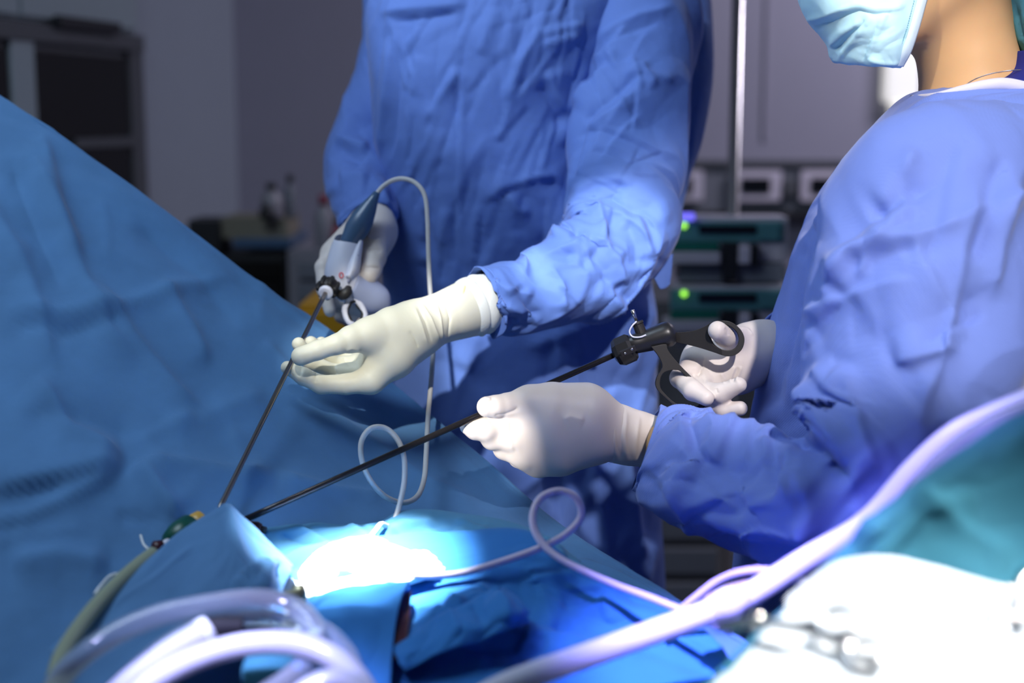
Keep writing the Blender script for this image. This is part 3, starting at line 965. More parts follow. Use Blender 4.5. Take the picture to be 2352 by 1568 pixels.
def clamp(label, joint, ring1, ring2, tip, r, m):
    """ring-handled clamp: two shanks, finger rings, jaws and a pivot"""
    root = empty('clamp', label, 'clamp')
    for rg, s in ((ring1, 1), (ring2, -1)):
        c = P(*rg)
        j = P(*joint)
        dv = (c - j) / np.linalg.norm(c - j)
        side = np.cross(dv, [0, -0.6, 0.8])
        side /= np.linalg.norm(side)
        tube_pts('shank', [j, (j + c) / 2 + side * 0.004 * s, c - dv * 0.011], r, m, root, samples=16)
        pts = [c + 0.011 * (math.cos(a) * dv + math.sin(a) * side) for a in np.linspace(0, 2 * math.pi, 20, endpoint=False)]
        tube_pts('finger_ring', pts, r * 0.9, m, root, closed=True, samples=60)
        t = P(*tip)
        tube_pts('jaw', [j, (j + t) / 2 + side * 0.0025 * s, t + side * 0.0012 * s], [r, r * 0.9, r * 0.5], m, root, samples=12)
    lathe('pivot', P(*joint) - [0, 0.004, 0], P(*joint) + [0, 0.004, 0], [(0, r * 1.7), (1, r * 1.7)], m, root, ns=16)


clamp('steel clamp lying across the white towel, rings pointing right', (1740, 1425, 0.945), (1925, 1430, 0.925), (1990, 1500, 0.905), (1640, 1440, 0.965), 0.0034, 'steel')
clamp('dark steel clamp at the right edge of the white towel', (2395, 1290, 0.955), (2330, 1385, 0.935), (2385, 1395, 0.935), (2420, 1180, 0.975), 0.0026, 'steel_dark')

# ------------------------------------------------------------------ tubing
big = tube('breathing_tube', [(1040, 1640, 1.13), (1180, 1566, 1.15), (1420, 1480, 1.18), (1600, 1415, 1.195), (1720, 1365, 1.205), (1850, 1285, 1.205), (1990, 1200, 1.20), (2100, 1080, 1.19),
                              (2190, 1000, 1.18), (2280, 955, 1.17), (2400, 905, 1.15)], 0.0105, 'tube_milky', samples=160, ns=20)
tag(big, 'thick clear tube sweeping across the lower right in front of the sleeve', 'tube')
lathe('connector', P(1632, 1404, 1.198), P(1712, 1368, 1.205), [(0, 0.0118), (0.25, 0.0122), (0.3, 0.0135), (0.5, 0.0145), (0.7, 0.0135), (0.75, 0.0122), (1, 0.0118)], 'tube_milky', big)
thin2 = tube('suction_tube', [(1880, 1400, 1.13), (1960, 1290, 1.14), (2060, 1170, 1.15), (2160, 1055, 1.15), (2270, 975, 1.14), (2420, 915, 1.12)], 0.0062, 'tube_clear', samples=90, ns=16)
tag(thin2, 'thinner clear tube running along the lower edge of the thick tube', 'tube')

coil = tube('coiled_tube', [(90, 1640, 1.13), (150, 1545, 1.145), (240, 1470, 1.16), (360, 1415, 1.175), (490, 1388, 1.185), (600, 1378, 1.19), (680, 1400, 1.185), (722, 1450, 1.165), (712, 1510, 1.14),
                            (665, 1560, 1.12), (590, 1610, 1.10)], 0.0096, 'tube_clear', samples=160, ns=18)
tag(coil, 'clear tube making the tallest loop of the coil, lower left', 'tube')
coil2 = tube('coiled_tube', [(210, 1660, 1.15), (290, 1560, 1.18), (400, 1470, 1.20), (520, 1418, 1.215), (640, 1415, 1.21), (740, 1450, 1.19), (800, 1510, 1.16), (815, 1580, 1.13), (800, 1650, 1.10)],
             0.0088, 'tube_clear', samples=140, ns=18)
tag(coil2, 'clear tube looping behind the coil down to its right side', 'tube')
coil3 = tube('coiled_tube', [(270, 1640, 1.09), (360, 1560, 1.11), (470, 1505, 1.125), (580, 1478, 1.13), (690, 1480, 1.13), (780, 1520, 1.12), (840, 1590, 1.10), (850, 1660, 1.08)],
             0.0098, 'tube_milky', samples=140, ns=18)
tag(coil3, 'glaring white tube arching through the front of the coil', 'tube')
coil4 = tube('coiled_tube', [(640, 1680, 1.06), (690, 1600, 1.075), (760, 1565, 1.08), (830, 1590, 1.075), (860, 1670, 1.06)], 0.0098, 'tube_milky', samples=70, ns=18)
tag(coil4, 'lowest white tube bend at the bottom edge, right end of the coil', 'tube')
ol = tube('drain_tube', [(118, 1600, 1.16), (140, 1510, 1.20), (190, 1430, 1.25), (250, 1360, 1.30), (310, 1305, 1.34), (352, 1272, 1.37)], 0.0075, 'tube_olive', samples=80, ns=16)
tag(ol, 'translucent olive tube curving up along the left of the pointed fold', 'tube')
hose = tube('corrugated_hose', [(255, 1610, 1.115), (310, 1560, 1.13), (390, 1500, 1.15), (478, 1448, 1.165)], 0.0112, 'tube_milky', samples=240, ns=20, ribs=(34, 0.06))
tag(hose, 'short white ribbed hose inside the tube coil', 'hose')
tube('end_fitting', [(474, 1450, 1.164), (510, 1442, 1.168), (560, 1440, 1.172)], [0.0118, 0.0105, 0.009], 'dark', hose, samples=14)
tube('collar', [(462, 1458, 1.162), (482, 1446, 1.166)], 0.0128, 'cloth_white', hose, samples=6)
gd = lathe('green_pad', P(622, 1548, 1.165), P(622, 1540, 1.182), [(0, 0.002), (0.0, 0.022), (0.6, 0.024), (1, 0.022)], 'drape_teal')
tag(gd, 'round teal pad seen through the loops of the tube coil', 'pad')
cn = lathe('metal_connector', P(640, 1372, 1.30), P(698, 1362, 1.315), [(0, 0.0045), (0.6, 0.0055), (0.62, 0.009), (0.95, 0.009), (1, 0.006)], 'brass')
tag(cn, 'small brass coloured connector at the front corner of the gauze', 'connector')
th1 = tube('white_thread', [(323, 1229, 1.42), (330, 1250, 1.41), (345, 1264, 1.40), (357, 1274, 1.39)], 0.0012, 'cloth_white')
tag(th1, 'short white thread beside the green port on the sheet', 'thread')
th2 = tube('white_thread', [(285, 1316, 1.355), (255, 1322, 1.34), (232, 1345, 1.33), (218, 1364, 1.32)], 0.0016, 'cloth_white')
tag(th2, 'curved white thread over the olive tube', 'thread')

tcl = lathe('tan_clip', P(1612, 1398, 1.245), P(1742, 1352, 1.25), [(0, 0.005), (0.15, 0.010), (0.5, 0.0125), (0.85, 0.011), (1, 0.006)], 'tan')
tag(tcl, 'blurred tan clip sticking out behind the thick tube at its connector', 'clip')
# trocar port, and a dark piece painted as the shaded slit
tc = empty('trocar', 'green and amber trocar port half hidden by the pointed fold', 'trocar')
lathe('housing', P(388, 1254, 1.43), P(442, 1214, 1.455), [(0, 0.006), (0.1, 0.013), (0.5, 0.017), (1, 0.0165)], 'green', tc)
lathe('seal', P(440, 1215, 1.455), P(470, 1196, 1.465), [(0, 0.014), (0.9, 0.013), (1, 0.009)], 'amber', tc)
lathe('valve', P(372, 1258, 1.425), P(392, 1248, 1.43), [(0, 0.0062), (1, 0.0066)], 'white_plastic', tc)
lathe('stopcock', P(350, 1262, 1.42), P(374, 1258, 1.425), [(0, 0.006), (0.2, 0.0085), (1, 0.008)], 'maroon', tc)
t2 = empty('trocar', 'dark maroon piece standing for shade in the slit where the black instrument enters', 'trocar')  # modelled like a port, but its dark colour stands for the shadowed slit
lathe('housing', P(560, 1212, 1.50), P(600, 1216, 1.50), [(0, 0.008), (0.8, 0.008), (1, 0.006)], 'maroon', t2)
lathe('slit_end', P(598, 1216, 1.50), P(612, 1218, 1.50), [(0, 0.0045), (1, 0.0035)], 'black_satin', t2)


# ------------------------------------------------------------------ people
def PY(px, py, y):
    """pixel + world y -> world point (for upright bodies)"""
    k = (784.0 - py) / FPX
    return P(px, py, y / (math.cos(PITCH) + k * math.sin(PITCH)))


def hloft(name, rows, m, parent, nv=200, nu=200, crumple=None, folds=None, power=2.3, thickness=0.0018):
    """upright garment of level rings: (py, x left, x right, world y of the axis, half depth)"""
    A = []
    for py, xl, xr, y, ry in rows:
        a, b = PY(xl, py, y), PY(xr, py, y)
        A.append(((a[0] + b[0]) / 2, y, a[2], (b[0] - a[0]) / 2, ry))
    A = cr(np.array(A), nv)
    th = np.linspace(0, 2 * math.pi, nu, endpoint=False)
    c, s = np.cos(th), np.sin(th)
    c, s = np.sign(c) * np.abs(c) ** (2 / power), np.sign(s) * np.abs(s) ** (2 / power)
    G = np.stack([A[:, :1] + A[:, 3:4] * c, A[:, 1:2] + A[:, 4:5] * s, A[:, 2:3] + 0 * c], 2)
    if crumple:
        G = rand_disp(G, True, *crumple)
    if folds:
        N = grid_normals(G, True)
        if (N[nv // 2] * (G[nv // 2] - G[nv // 2].mean(0))).sum() < 0:
            N = -N
        G = fold(G, N, folds)
    o = mesh_obj(name, G.reshape(-1, 3), grid_faces(nv, nu, True), m, parent)
    return thick(o, thickness)


def plate(name, outer, inner, d, th, m, parent):
    """flat bar with a finger hole, extruded and rounded"""
    bm = bmesh.new()
    es = []
    for lp in (outer, inner):
        P2 = cr(np.array([(*p, 0) for p in lp + [lp[0]]], float), len(lp) * 4)[:-1]
        vs_ = [bm.verts.new(tuple(map(float, P(p[0], p[1], d(p) if callable(d) else d)))) for p in P2]
        es += [bm.edges.new((vs_[i], vs_[(i + 1) % len(vs_)])) for i in range(len(vs_))]
    bmesh.ops.triangle_fill(bm, edges=es, use_beauty=True, use_dissolve=False)
    bmesh.ops.recalc_face_normals(bm, faces=bm.faces)
    me = bpy.data.meshes.new(name)
    bm.to_mesh(me)
    bm.free()
    me.materials.append(M(m))
    o = bpy.data.objects.new(name, me)
    COL.objects.link(o)
    o.parent = parent
    md = o.modifiers.new('thickness', 'SOLIDIFY')
    md.thickness, md.offset = th, 0
    bv = o.modifiers.new('round', 'BEVEL')
    bv.width, bv.segments, bv.limit_method, bv.angle_limit = th * 0.3, 3, 'ANGLE', math.radians(50)
    return o


# ---- person A: far side of the table, holding the white device and guiding its shaft
YA = 2.10
hA = PY(1165, -330, YA)
sL, sR = P(1470, 20, 2.10), P(905, 20, 2.20)
eL, eR = P(1490, 560, 1.97), P(838, 350, 2.14)
wL, wR = P(1080, 705, 1.80), P(856, 500, 1.97)
cxa = hA[0]
body_a = blob('person', [
    (0.03, [(hA + [0, 0, -0.10], 0.062), (hA + [0.0, 0.03, -0.25], 0.066)]),
    (0.05, [(hA + [-0.10, 0.03, -0.28], 0.06), (hA + [0.14, 0.03, -0.28], 0.06)]),
    (0.08, [((cxa, YA + 0.02, 1.36), 0.13), ((cxa, YA + 0.02, 1.05), 0.115), ((cxa, YA + 0.02, 0.92), 0.125)]),
    (0.05, [((cxa - 0.04, YA + 0.02, 1.36), 0.10), ((cxa + 0.08, YA + 0.02, 1.36), 0.10)]),
    (0.04, [(sL + [0, 0, -0.03], 0.055), (P(1440, 530, 1.945), 0.036), (wL, 0.025)]),
    (0.03, [(sR + [0.05, 0, -0.06], 0.038), (eR + [0.01, 0, 0], 0.034), (wR, 0.022)]),
    (0.05, [((cxa - 0.09, YA, 0.90), 0.085), ((cxa - 0.10, YA - 0.01, 0.50), 0.058), ((cxa - 0.10, YA + 0.01, 0.08), 0.042)]),
    (0.05, [((cxa + 0.09, YA, 0.90), 0.085), ((cxa + 0.10, YA - 0.01, 0.50), 0.058), ((cxa + 0.10, YA + 0.01, 0.08), 0.042)]),
    (0.03, [((cxa - 0.10, YA + 0.02, 0.045), 0.043), ((cxa - 0.11, YA - 0.15, 0.035), 0.034)]),
    (0.03, [((cxa + 0.10, YA + 0.02, 0.045), 0.043), ((cxa + 0.11, YA - 0.15, 0.035), 0.034)]),
    (0.012, [(hA + [0, -0.095, -0.01], 0.012), (hA + [0, -0.115, -0.035], 0.014)]),
    (0.008, [(hA + [-0.078, 0.01, 0.01], 0.014), (hA + [-0.08, 0.015, -0.03], 0.011)]),
    (0.008, [(hA + [0.078, 0.01, 0.01], 0.014), (hA + [0.08, 0.015, -0.03], 0.011)]),
    (0.03, [(hA + [0, -0.06, -0.085], 0.035), (hA + [0, -0.03, -0.06], 0.05)]),
], 'skin', h=0.012, kj=0.02, ells=[(hA, (0.078, 0.098, 0.118), 0.02)])
tag(body_a, 'person in blue gown behind the table holding a white surgical device, head out of view', 'person')
capA = blob('surgical_cap', [(0.02, [(hA + [0, 0.02, 0.05], 0.088), (hA + [0, 0.045, 0.03], 0.085)])], 'cap', body_a, h=0.008, ells=[(hA + [0, 0.02, 0.06], (0.092, 0.106, 0.082), 0.02)])
mA = [[(hA + np.array([x * 0.083, -0.045 - 0.075 * math.cos(x * 1.35), z])) for x in np.linspace(-1, 1, 9)] for z in (0.01, -0.03, -0.07, -0.11)]
G = cr(cr(np.array(mA), 16).transpose(1, 0, 2), 30).transpose(1, 0, 2)
thick(mesh_obj('face_mask', G.reshape(-1, 3), grid_faces(16, 30, False), 'mask', body_a))

ga_folds = [
    L(-0.005, 5, (1052, 120), (1050, 300), (1046, 480), (1048, 620), skew=1.2), L(0.004, 5, (1062, 150), (1060, 320), (1056, 560)),
    L(0.009, 7, (1096, 130), (1120, 70), (1145, 15)), L(0.010, 8, (975, 285), (1015, 215), (1058, 150)), L(0.007, 6, (1140, 330), (1165, 250), (1192, 185)),
    L(0.008, 9, (905, 75), (890, 220), (878, 370)), L(-0.007, 8, (925, 85), (912, 250), (900, 380)),
    L(0.012, 10, (1253, 157), (1276, 220), (1306, 266), skew=0.6), L(-0.012, 9, (1240, 180), (1275, 250), (1300, 300)),
    L(0.006, 9, (1240, 82), (1290, 65), (1340, 55), skew=4), L(0.005, 8, (1238, 108), (1290, 88), (1330, 80), skew=4),
    L(0.006, 7, (1100, 470), (1160, 432), (1230, 408), (1268, 404), (1302, 440), skew=0.2),
    L(0.008, 8, (1165, 440), (1190, 480), (1220, 490)), L(0.010, 12, (870, 35), (930, 25), (1010, 18), (1080, 12), skew=0.6),
    L(-0.006, 7, (900, 50), (980, 40), (1060, 28)), L(0.005, 6, (1235, 400), (1258, 330), (1275, 270)), L(0.006, 7, (1160, 240), (1185, 160), (1225, 90)),
    L(0.008, 12, (1440, 1000), (1500, 800), (1530, 700)), L(0.010, 10, (1430, 880), (1470, 780), (1500, 690), skew=0.6), L(-0.008, 12, (1400, 900), (1450, 790), (1480, 720)),
    L(0.006, 14, (1200, 800), (1300, 760), (1420, 720)), L(0.010, 26, (1330, 880), (1360, 1080), (1400, 1300)), L(0.009, 24, (1430, 1000), (1450, 1150), (1470, 1330)),
] + random_folds(21, 70, (870, 0, 1330, 460), 104, 12, 190, 0.0024, 4) + random_folds(22, 26, (870, 480, 1320, 660), 92, 10, 150, 0.003, 6) + random_folds(23, 30, (1040, 700, 1520, 1350), 100, 22, 190, 0.005, 12)
gA = hloft('gown', [
    (-150, 1090, 1270, 2.16, 0.07), (-95, 960, 1400, 2.14, 0.10), (-30, 868, 1470, 2.13, 0.125), (40, 846, 1440, 2.12, 0.135), (160, 850, 1405, 2.11, 0.14), (300, 862, 1390, 2.11, 0.14),
    (430, 874, 1400, 2.11, 0.14), (560, 880, 1470, 2.11, 0.145), (700, 884, 1500, 2.11, 0.15), (900, 890, 1505, 2.11, 0.155), (1150, 900, 1514, 2.11, 0.16), (1400, 905, 1526, 2.11, 0.165), (2200, 890, 1550, 2.11, 0.17)],
    'gown_a', body_a, nv=260, nu=300, crumple=(0.0018, 22, 16, 3, 0.5), folds=ga_folds)
loft('back_panel', [(1545, -90, 2.24, 0.05), (1562, 30, 2.24, 0.05), (1570, 160, 2.22, 0.046), (1555, 300, 2.19, 0.042), (1530, 420, 2.16, 0.034), (1515, 520, 2.13, 0.03)], 'gown_a', gA, nv=80, nu=60, crumple=(0.003, 6, 5, 61, 0.4), folds=[L(0.006, 6, (1570, 60), (1575, 200), (1560, 340)), L(0.005, 6, (1590, 40), (1592, 180))])
slA = loft('sleeve', [(1440, -60, 2.09, 0.085, 0.09), (1462, 40, 2.06, 0.090, 0.09), (1448, 180, 2.03, 0.088, 0.085), (1438, 330, 1.99, 0.084, 0.08), (1424, 440, 1.96, 0.075, 0.078), (1428, 530, 1.93, 0.072, 0.075),
                      (1392, 592, 1.90, 0.068, 0.068), (1310, 632, 1.87, 0.060, 0.060), (1210, 672, 1.84, 0.049, 0.05), (1150, 686, 1.82, 0.045, 0.045), (1112, 696, 1.81, 0.041, 0.041)],
           'gown_a', gA, nv=280, nu=200, crumple=(0.0085, 5, 10, 17, 0.6), caps=False, thickness=0.0018, folds=[
    L(-0.022, 10, (1330, 185), (1365, 155), (1408, 132), skew=1.4), L(0.014, 9, (1310, 250), (1350, 195), (1420, 110)), L(0.010, 8, (1366, 96), (1410, 62), (1467, 34), (1555, 11)),
    L(0.010, 8, (1470, 140), (1485, 170), (1510, 200)), L(0.010, 8, (1455, 130), (1460, 165), (1475, 210)), L(-0.007, 8, (1330, 280), (1400, 230), (1470, 170)), L(0.009, 10, (1340, 300), (1400, 260), (1480, 200)),
    L(-0.018, 12, (1320, 430), (1380, 410), (1450, 430), (1530, 500)), L(0.020, 10, (1305, 450), (1360, 415), (1430, 415), (1510, 480), (1535, 520), skew=0.7), L(0.020, 10, (1290, 500), (1350, 470), (1430, 490), (1500, 560), skew=0.7),
    L(-0.014, 9, (1320, 470), (1400, 450), (1480, 500), (1525, 550)), L(0.016, 8, (1460, 480), (1480, 530), (1500, 600)), L(-0.016, 9, (1440, 500), (1465, 560), (1470, 620)),
    L(0.014, 8, (1180, 600), (1250, 590), (1320, 560), (1370, 530)), L(-0.014, 8, (1185, 655), (1215, 700), (1240, 735)), L(0.012, 7, (1130, 640), (1170, 665), (1230, 680)), L(0.012, 7, (1110, 690), (1160, 700), (1220, 720)),
    L(0.014, 8, (1380, 560), (1420, 600), (1440, 660)), L(-0.012, 8, (1350, 570), (1390, 620), (1400, 680)), L(0.012, 8, (1260, 600), (1290, 650), (1300, 720)), L(-0.008, 6, (1110, 720), (1150, 725), (1190, 735)),
] + random_folds(31, 20, (1120, 500, 1540, 720), 60, 45, 130, 0.007, 8) + random_folds(32, 18, (1320, 60, 1540, 420), 120, 30, 150, 0.004, 6))
slA2 = loft('sleeve', [(940, -40, 2.21, 0.065), (920, 60, 2.21, 0.058), (888, 180, 2.20, 0.050), (848, 280, 2.17, 0.052), (830, 360, 2.13, 0.058), (836, 430, 2.06, 0.052), (850, 490, 2.00, 0.042), (856, 520, 1.975, 0.036)],
            'gown_a', gA, nv=120, nu=100, crumple=(0.007, 6, 8, 19, 0.6), caps=False, thickness=0.0018, folds=[
    L(-0.02, 9, (770, 330), (800, 350), (840, 375)), L(0.016, 10, (768, 310), (800, 325), (850, 345)), L(0.012, 9, (775, 400), (810, 400), (850, 410))])
# tie ends hanging from the sleeve at the elbow
tie = patch('tie_tail', [[(1490, 612, 1.92), (1520, 598, 1.925), (1545, 582, 1.93)], [(1505, 645, 1.92), (1525, 640, 1.925), (1541, 626, 1.93)], [(1515, 664, 1.92), (1526, 662, 1.925), (1537, 652, 1.93)]], 'gown_a', gA, nu=16, nv=16)
# knit cuff and glove, left hand
loft('knit_cuff', [(1050, 715, 1.79, 0.034), (1072, 709, 1.795, 0.0365), (1085, 704, 1.80, 0.0385), (1093, 702, 1.801, 0.037), (1102, 699, 1.803, 0.0395), (1111, 696, 1.806, 0.0375), (1122, 693, 1.81, 0.036)], 'knit', gA, nv=40, nu=48, caps=False, thickness=0.0015)
# shaft geometry shared with the hands
NZ, EN = np.array(P(747, 674, 1.835)), np.array(P(482, 1212, 1.455))
dA = 0.0
gl1 = blob('glove', [
    ch(0.004, [(1062, 713, 1.79, 0.0355), (1005, 733, 1.765, 0.0309), (955, 752, 1.745, 0.0283)]),
    ch(0.02, [(960, 745, 1.745, 0.0258), (900, 752, 1.725, 0.0247), (850, 768, 1.71, 0.0201)]),
    ch(0.02, [(950, 765, 1.745, 0.0288), (900, 815, 1.73, 0.0299), (852, 870, 1.72, 0.0170)]),
    ch(0.02, [(945, 765, 1.76, 0.0268), (890, 815, 1.755, 0.0268), (842, 856, 1.755, 0.0179)]),
    ch(0.02, [(945, 760, 1.775, 0.0247), (880, 805, 1.78, 0.0247), (833, 840, 1.785, 0.0168)]),
    ch(0.02, [(945, 755, 1.785, 0.0227), (880, 795, 1.80, 0.0227), (828, 825, 1.81, 0.0146)]),
    ch(0.010, [(850, 768, 1.71, 0.0191), (806, 779, 1.697, 0.0162), (775, 790, 1.687, 0.0121), (730, 804, 1.680, 0.0112), (691, 818, 1.677, 0.0114)]),
    ch(0.008, [(852, 874, 1.72, 0.0157), (795, 882, 1.714, 0.0123), (738, 883, 1.708, 0.0112), (697, 864, 1.706, 0.0103), (660, 844, 1.706, 0.0081)]),
    ch(0.004, [(842, 856, 1.755, 0.0162), (765, 856, 1.75, 0.0106), (712, 830, 1.735, 0.0095), (686, 790, 1.725, 0.0084)]),
    ch(0.004, [(833, 840, 1.785, 0.0157), (770, 838, 1.775, 0.0101), (738, 806, 1.76, 0.0095), (714, 787, 1.75, 0.0084)]),
    ch(0.004, [(828, 825, 1.81, 0.0134), (778, 822, 1.80, 0.0087), (752, 800, 1.785, 0.0078), (738, 786, 1.775, 0.0073)]),
], 'glove_cream', body_a, h=0.0013, kj=0.006, relax=1, folds=[
    L(-0.0022, 2.0, (727, 852), (726, 866), (724, 880), skew=1.5), L(-0.002, 2.0, (694, 840), (692, 853), (688, 866)), L(-0.002, 2.0, (768, 835), (770, 848), (776, 862)), L(-0.002, 2.0, (788, 820), (796, 832), (806, 842)),
    L(0.0018, 2.2, (950, 700), (968, 742), (984, 795)), L(0.0022, 2.4, (966, 694), (990, 730), (1012, 787)), L(-0.0015, 2.0, (958, 698), (978, 740), (994, 792)), L(-0.0015, 2, (940, 758), (955, 780), (962, 800)),
    L(0.0018, 2.4, (1000, 690), (1012, 730), (1018, 785)), L(-0.0015, 2.5, (1020, 680), (1034, 730), (1030, 782)), L(0.0015, 2.5, (830, 806), (808, 800), (792, 806))])
tube_pts('glove_rim', [P(1056, 714, 1.79) + 0.0352 * (math.cos(a) * UV * 0.97 + math.sin(a) * FV + 0.24 * math.cos(a) * RV) for a in np.linspace(0, 2 * math.pi, 24, endpoint=False)], 0.0016, 'glove_rim', gl1, closed=True, samples=90, ns=8)
# right hand around the device
gl2 = blob('glove', [
    ch(0.004, [(857, 490, 1.985, .0285), (855, 530, 1.955, .0285)]),
    ch(0.02, [(855, 530, 1.955, .028), (820, 590, 1.95, .028), (780, 585, 1.945, .018)]),
    ch(0.02, [(855, 530, 1.955, .026), (800, 560, 1.955, .022), (766, 585, 1.94, .0165)]),
    ch(0.015, [(855, 535, 1.945, .026), (825, 640, 1.96, .024), (805, 660, 1.96, .016)]),
    ch(0.010, [(857, 540, 1.925, .0215), (859, 590, 1.90, .0165), (852, 618, 1.888, .0145), (847, 632, 1.882, .0132)]),
    ch(0.006, [(766, 585, 1.94, .0150), (743, 614, 1.92, .0115), (745, 665, 1.905, .0100), (758, 714, 1.895, .0082)]),
    ch(0.005, [(775, 615, 1.955, .015), (768, 690, 1.945, .0105), (815, 702, 1.915, .0105), (846, 712, 1.90, .0095)]),
    ch(0.005, [(790, 640, 1.965, .015), (785, 725, 1.95, .010), (822, 735, 1.92, .010), (850, 738, 1.91, .009)]),
    ch(0.005, [(805, 655, 1.97, .014), (806, 740, 1.955, .009), (836, 748, 1.93, .0085)]),
], 'glove_pink', body_a, h=0.0017, kj=0.006, folds=[L(-0.002, 3, (836, 572), (858, 570), (878, 576)), L(-0.0015, 2.5, (833, 615), (852, 613), (874, 616)), L(0.0015, 4, (838, 540), (860, 552), (880, 550))])

# ---- person B: right side, near, masked
YB = 1.70
hB = P(2150, -165, 1.68)
sBn, sBf = P(2275, 440, 1.57), P(2220, 420, 1.85)
eBn, eBf = P(2075, 1105, 1.40), P(1990, 800, 1.98)
wBn, wBf = P(1480, 1008, 1.655), P(1790, 795, 1.75)
cxb = PY(2180, 800, YB)[0]
Q = lambda *a: P(*a)
body_b = blob('person', [
    (0.02, [(Q(2262, 300, 1.70), 0.068), (Q(2225, 150, 1.69), 0.056), (Q(2205, 40, 1.685), 0.058), (Q(2200, -60, 1.68), 0.062)]),
    (0.025, [(Q(1965, 92, 1.685), 0.024), (Q(2060, 55, 1.65), 0.026), (Q(2190, -40, 1.625), 0.026)]),
    (0.025, [(Q(1965, 92, 1.685), 0.024), (Q(2070, 55, 1.72), 0.026), (Q(2195, -40, 1.74), 0.026)]),
    (0.03, [(Q(1960, 20, 1.685), 0.04), (Q(1960, -120, 1.685), 0.05), (Q(2010, -210, 1.685), 0.055)]),
    (0.010, [(Q(1895, -105, 1.685), 0.010), (Q(1862, -55, 1.685), 0.013)]),
    (0.008, [(Q(2225, -120, 1.60), 0.013), (Q(2215, -60, 1.605), 0.010)]),
    (0.008, [(Q(2225, -120, 1.76), 0.013), (Q(2215, -60, 1.755), 0.010)]),
    (0.05, [(sBn, 0.052), (Q(2260, 350, 1.70), 0.055), (sBf, 0.052)]),
    (0.08, [((cxb + 0.01, YB, 1.26), 0.11), ((cxb + 0.01, YB, 1.02), 0.10), ((cxb + 0.01, YB, 0.90), 0.125)]),
    (0.04, [(sBn, 0.044), (eBn, 0.030), (P(1800, 1090, 1.50), 0.030), (wBn, 0.022)]),
    (0.04, [(sBf, 0.048), (eBf, 0.037), (wBf, 0.023)]),
    (0.05, [((cxb, YB - 0.08, 0.88), 0.08), ((cxb - 0.01, YB - 0.09, 0.48), 0.055), ((cxb + 0.01, YB - 0.09, 0.08), 0.038)]),
    (0.05, [((cxb, YB + 0.08, 0.88), 0.08), ((cxb - 0.01, YB + 0.09, 0.48), 0.055), ((cxb + 0.01, YB + 0.09, 0.08), 0.038)]),
    (0.03, [((cxb + 0.02, YB - 0.09, 0.042), 0.04), ((cxb - 0.14, YB - 0.10, 0.033), 0.032)]),
    (0.03, [((cxb + 0.02, YB + 0.09, 0.042), 0.04), ((cxb - 0.14, YB + 0.10, 0.033), 0.032)]),
], 'skin', h=0.007, kj=0.02, relax=4, ells=[(hB, (0.100, 0.078, 0.115), 0.02)])
tag(body_b, 'person in lavender blue gown at right wearing a pale blue face mask, working black scissors', 'person')
capB = blob('surgical_cap', [(0.03, [(Q(2290, -230, 1.68), 0.10), (Q(2400, -110, 1.68), 0.085), (Q(2434, 35, 1.67), 0.060)])], 'cap', body_b, h=0.006,
            ells=[(hB + [0.03, 0, 0.045], (0.118, 0.100, 0.105), 0.03)],
            folds=[L(0.006, 4, (2316, 0), (2335, 50), (2350, 110)), L(-0.005, 4, (2330, 0), (2345, 50), (2360, 100)), L(0.005, 4, (2345, -10), (2356, 40), (2370, 90))])
for sx, dd in ((1, 1.655), (-1, 1.715)):
    e = Q(1925, -165, dd)
    lathe('eye', e + [-0.009, 0, 0], e + [0.009, 0, 0], [(0, 0.003), (0.2, 0.0085), (0.5, 0.0115), (0.8, 0.0085), (1, 0.003)], 'socket_white', body_b, ns=16)
hair = blob('hair', [(0.02, [(Q(2385, -60, 1.67), 0.03), (Q(2402, 50, 1.67), 0.022), (Q(2415, 120, 1.68), 0.016)])], 'hair', body_b, h=0.005)
mk = patch('face_mask', [
    [(1885, -170, 1.76), (1850, -165, 1.70), (1905, -150, 1.63), (1990, -140, 1.60), (2080, -135, 1.59), (2158, -130, 1.592)],
    [(1880, -70, 1.76), (1834, -62, 1.69), (1880, -55, 1.625), (1970, -55, 1.59), (2070, -60, 1.58), (2142, -62, 1.588)],
    [(1890, 0, 1.76), (1836, 4, 1.69), (1885, 8, 1.625), (1965, 10, 1.588), (2055, 6, 1.578), (2122, 0, 1.588)],
    [(1915, 50, 1.75), (1862, 56, 1.69), (1910, 62, 1.63), (1980, 66, 1.592), (2050, 66, 1.580), (2104, 66, 1.592)],
    [(1945, 95, 1.74), (1900, 100, 1.69), (1935, 104, 1.635), (1990, 108, 1.60), (2045, 112, 1.588), (2088, 112, 1.60)],
    [(1965, 132, 1.74), (1914, 138, 1.695), (1945, 142, 1.645), (1990, 146, 1.615), (2035, 150, 1.605), (2070, 150, 1.615)],
    [(1985, 134, 1.74), (1950, 136, 1.70), (1970, 138, 1.665), (2000, 140, 1.645), (2035, 143, 1.638), (2062, 143, 1.64)],
], 'mask', body_b, nu=130, nv=130, crumple=(0.0014, 8, 8, 91, 0.4), folds=[
    L(0.006, 5, (1845, 45), (1880, 40), (1930, 22), (1990, 8), skew=0.6), L(-0.005, 5, (1870, 55), (1910, 50), (1950, 32), (1995, 15)),
    L(0.005, 5, (1905, 108), (1940, 75), (1985, 45), skew=0.6), L(-0.006, 4.5, (1915, 118), (1955, 80), (1998, 40), skew=1.3),
    L(0.005, 5, (1925, 140), (1960, 95), (2005, 35), skew=0.7), L(0.006, 5, (1985, 148), (2005, 100), (2030, 40), (2045, 20), skew=0.6), L(-0.006, 4.5, (1978, 148), (1996, 105), (2022, 45)),
    L(0.005, 6, (1965, 10), (2010, 22), (2050, 20), (2080, 8)), L(-0.004, 5, (1970, 22), (2010, 32), (2055, 28)), L(0.003, 5, (1990, 135), (2030, 142), (2065, 143))])
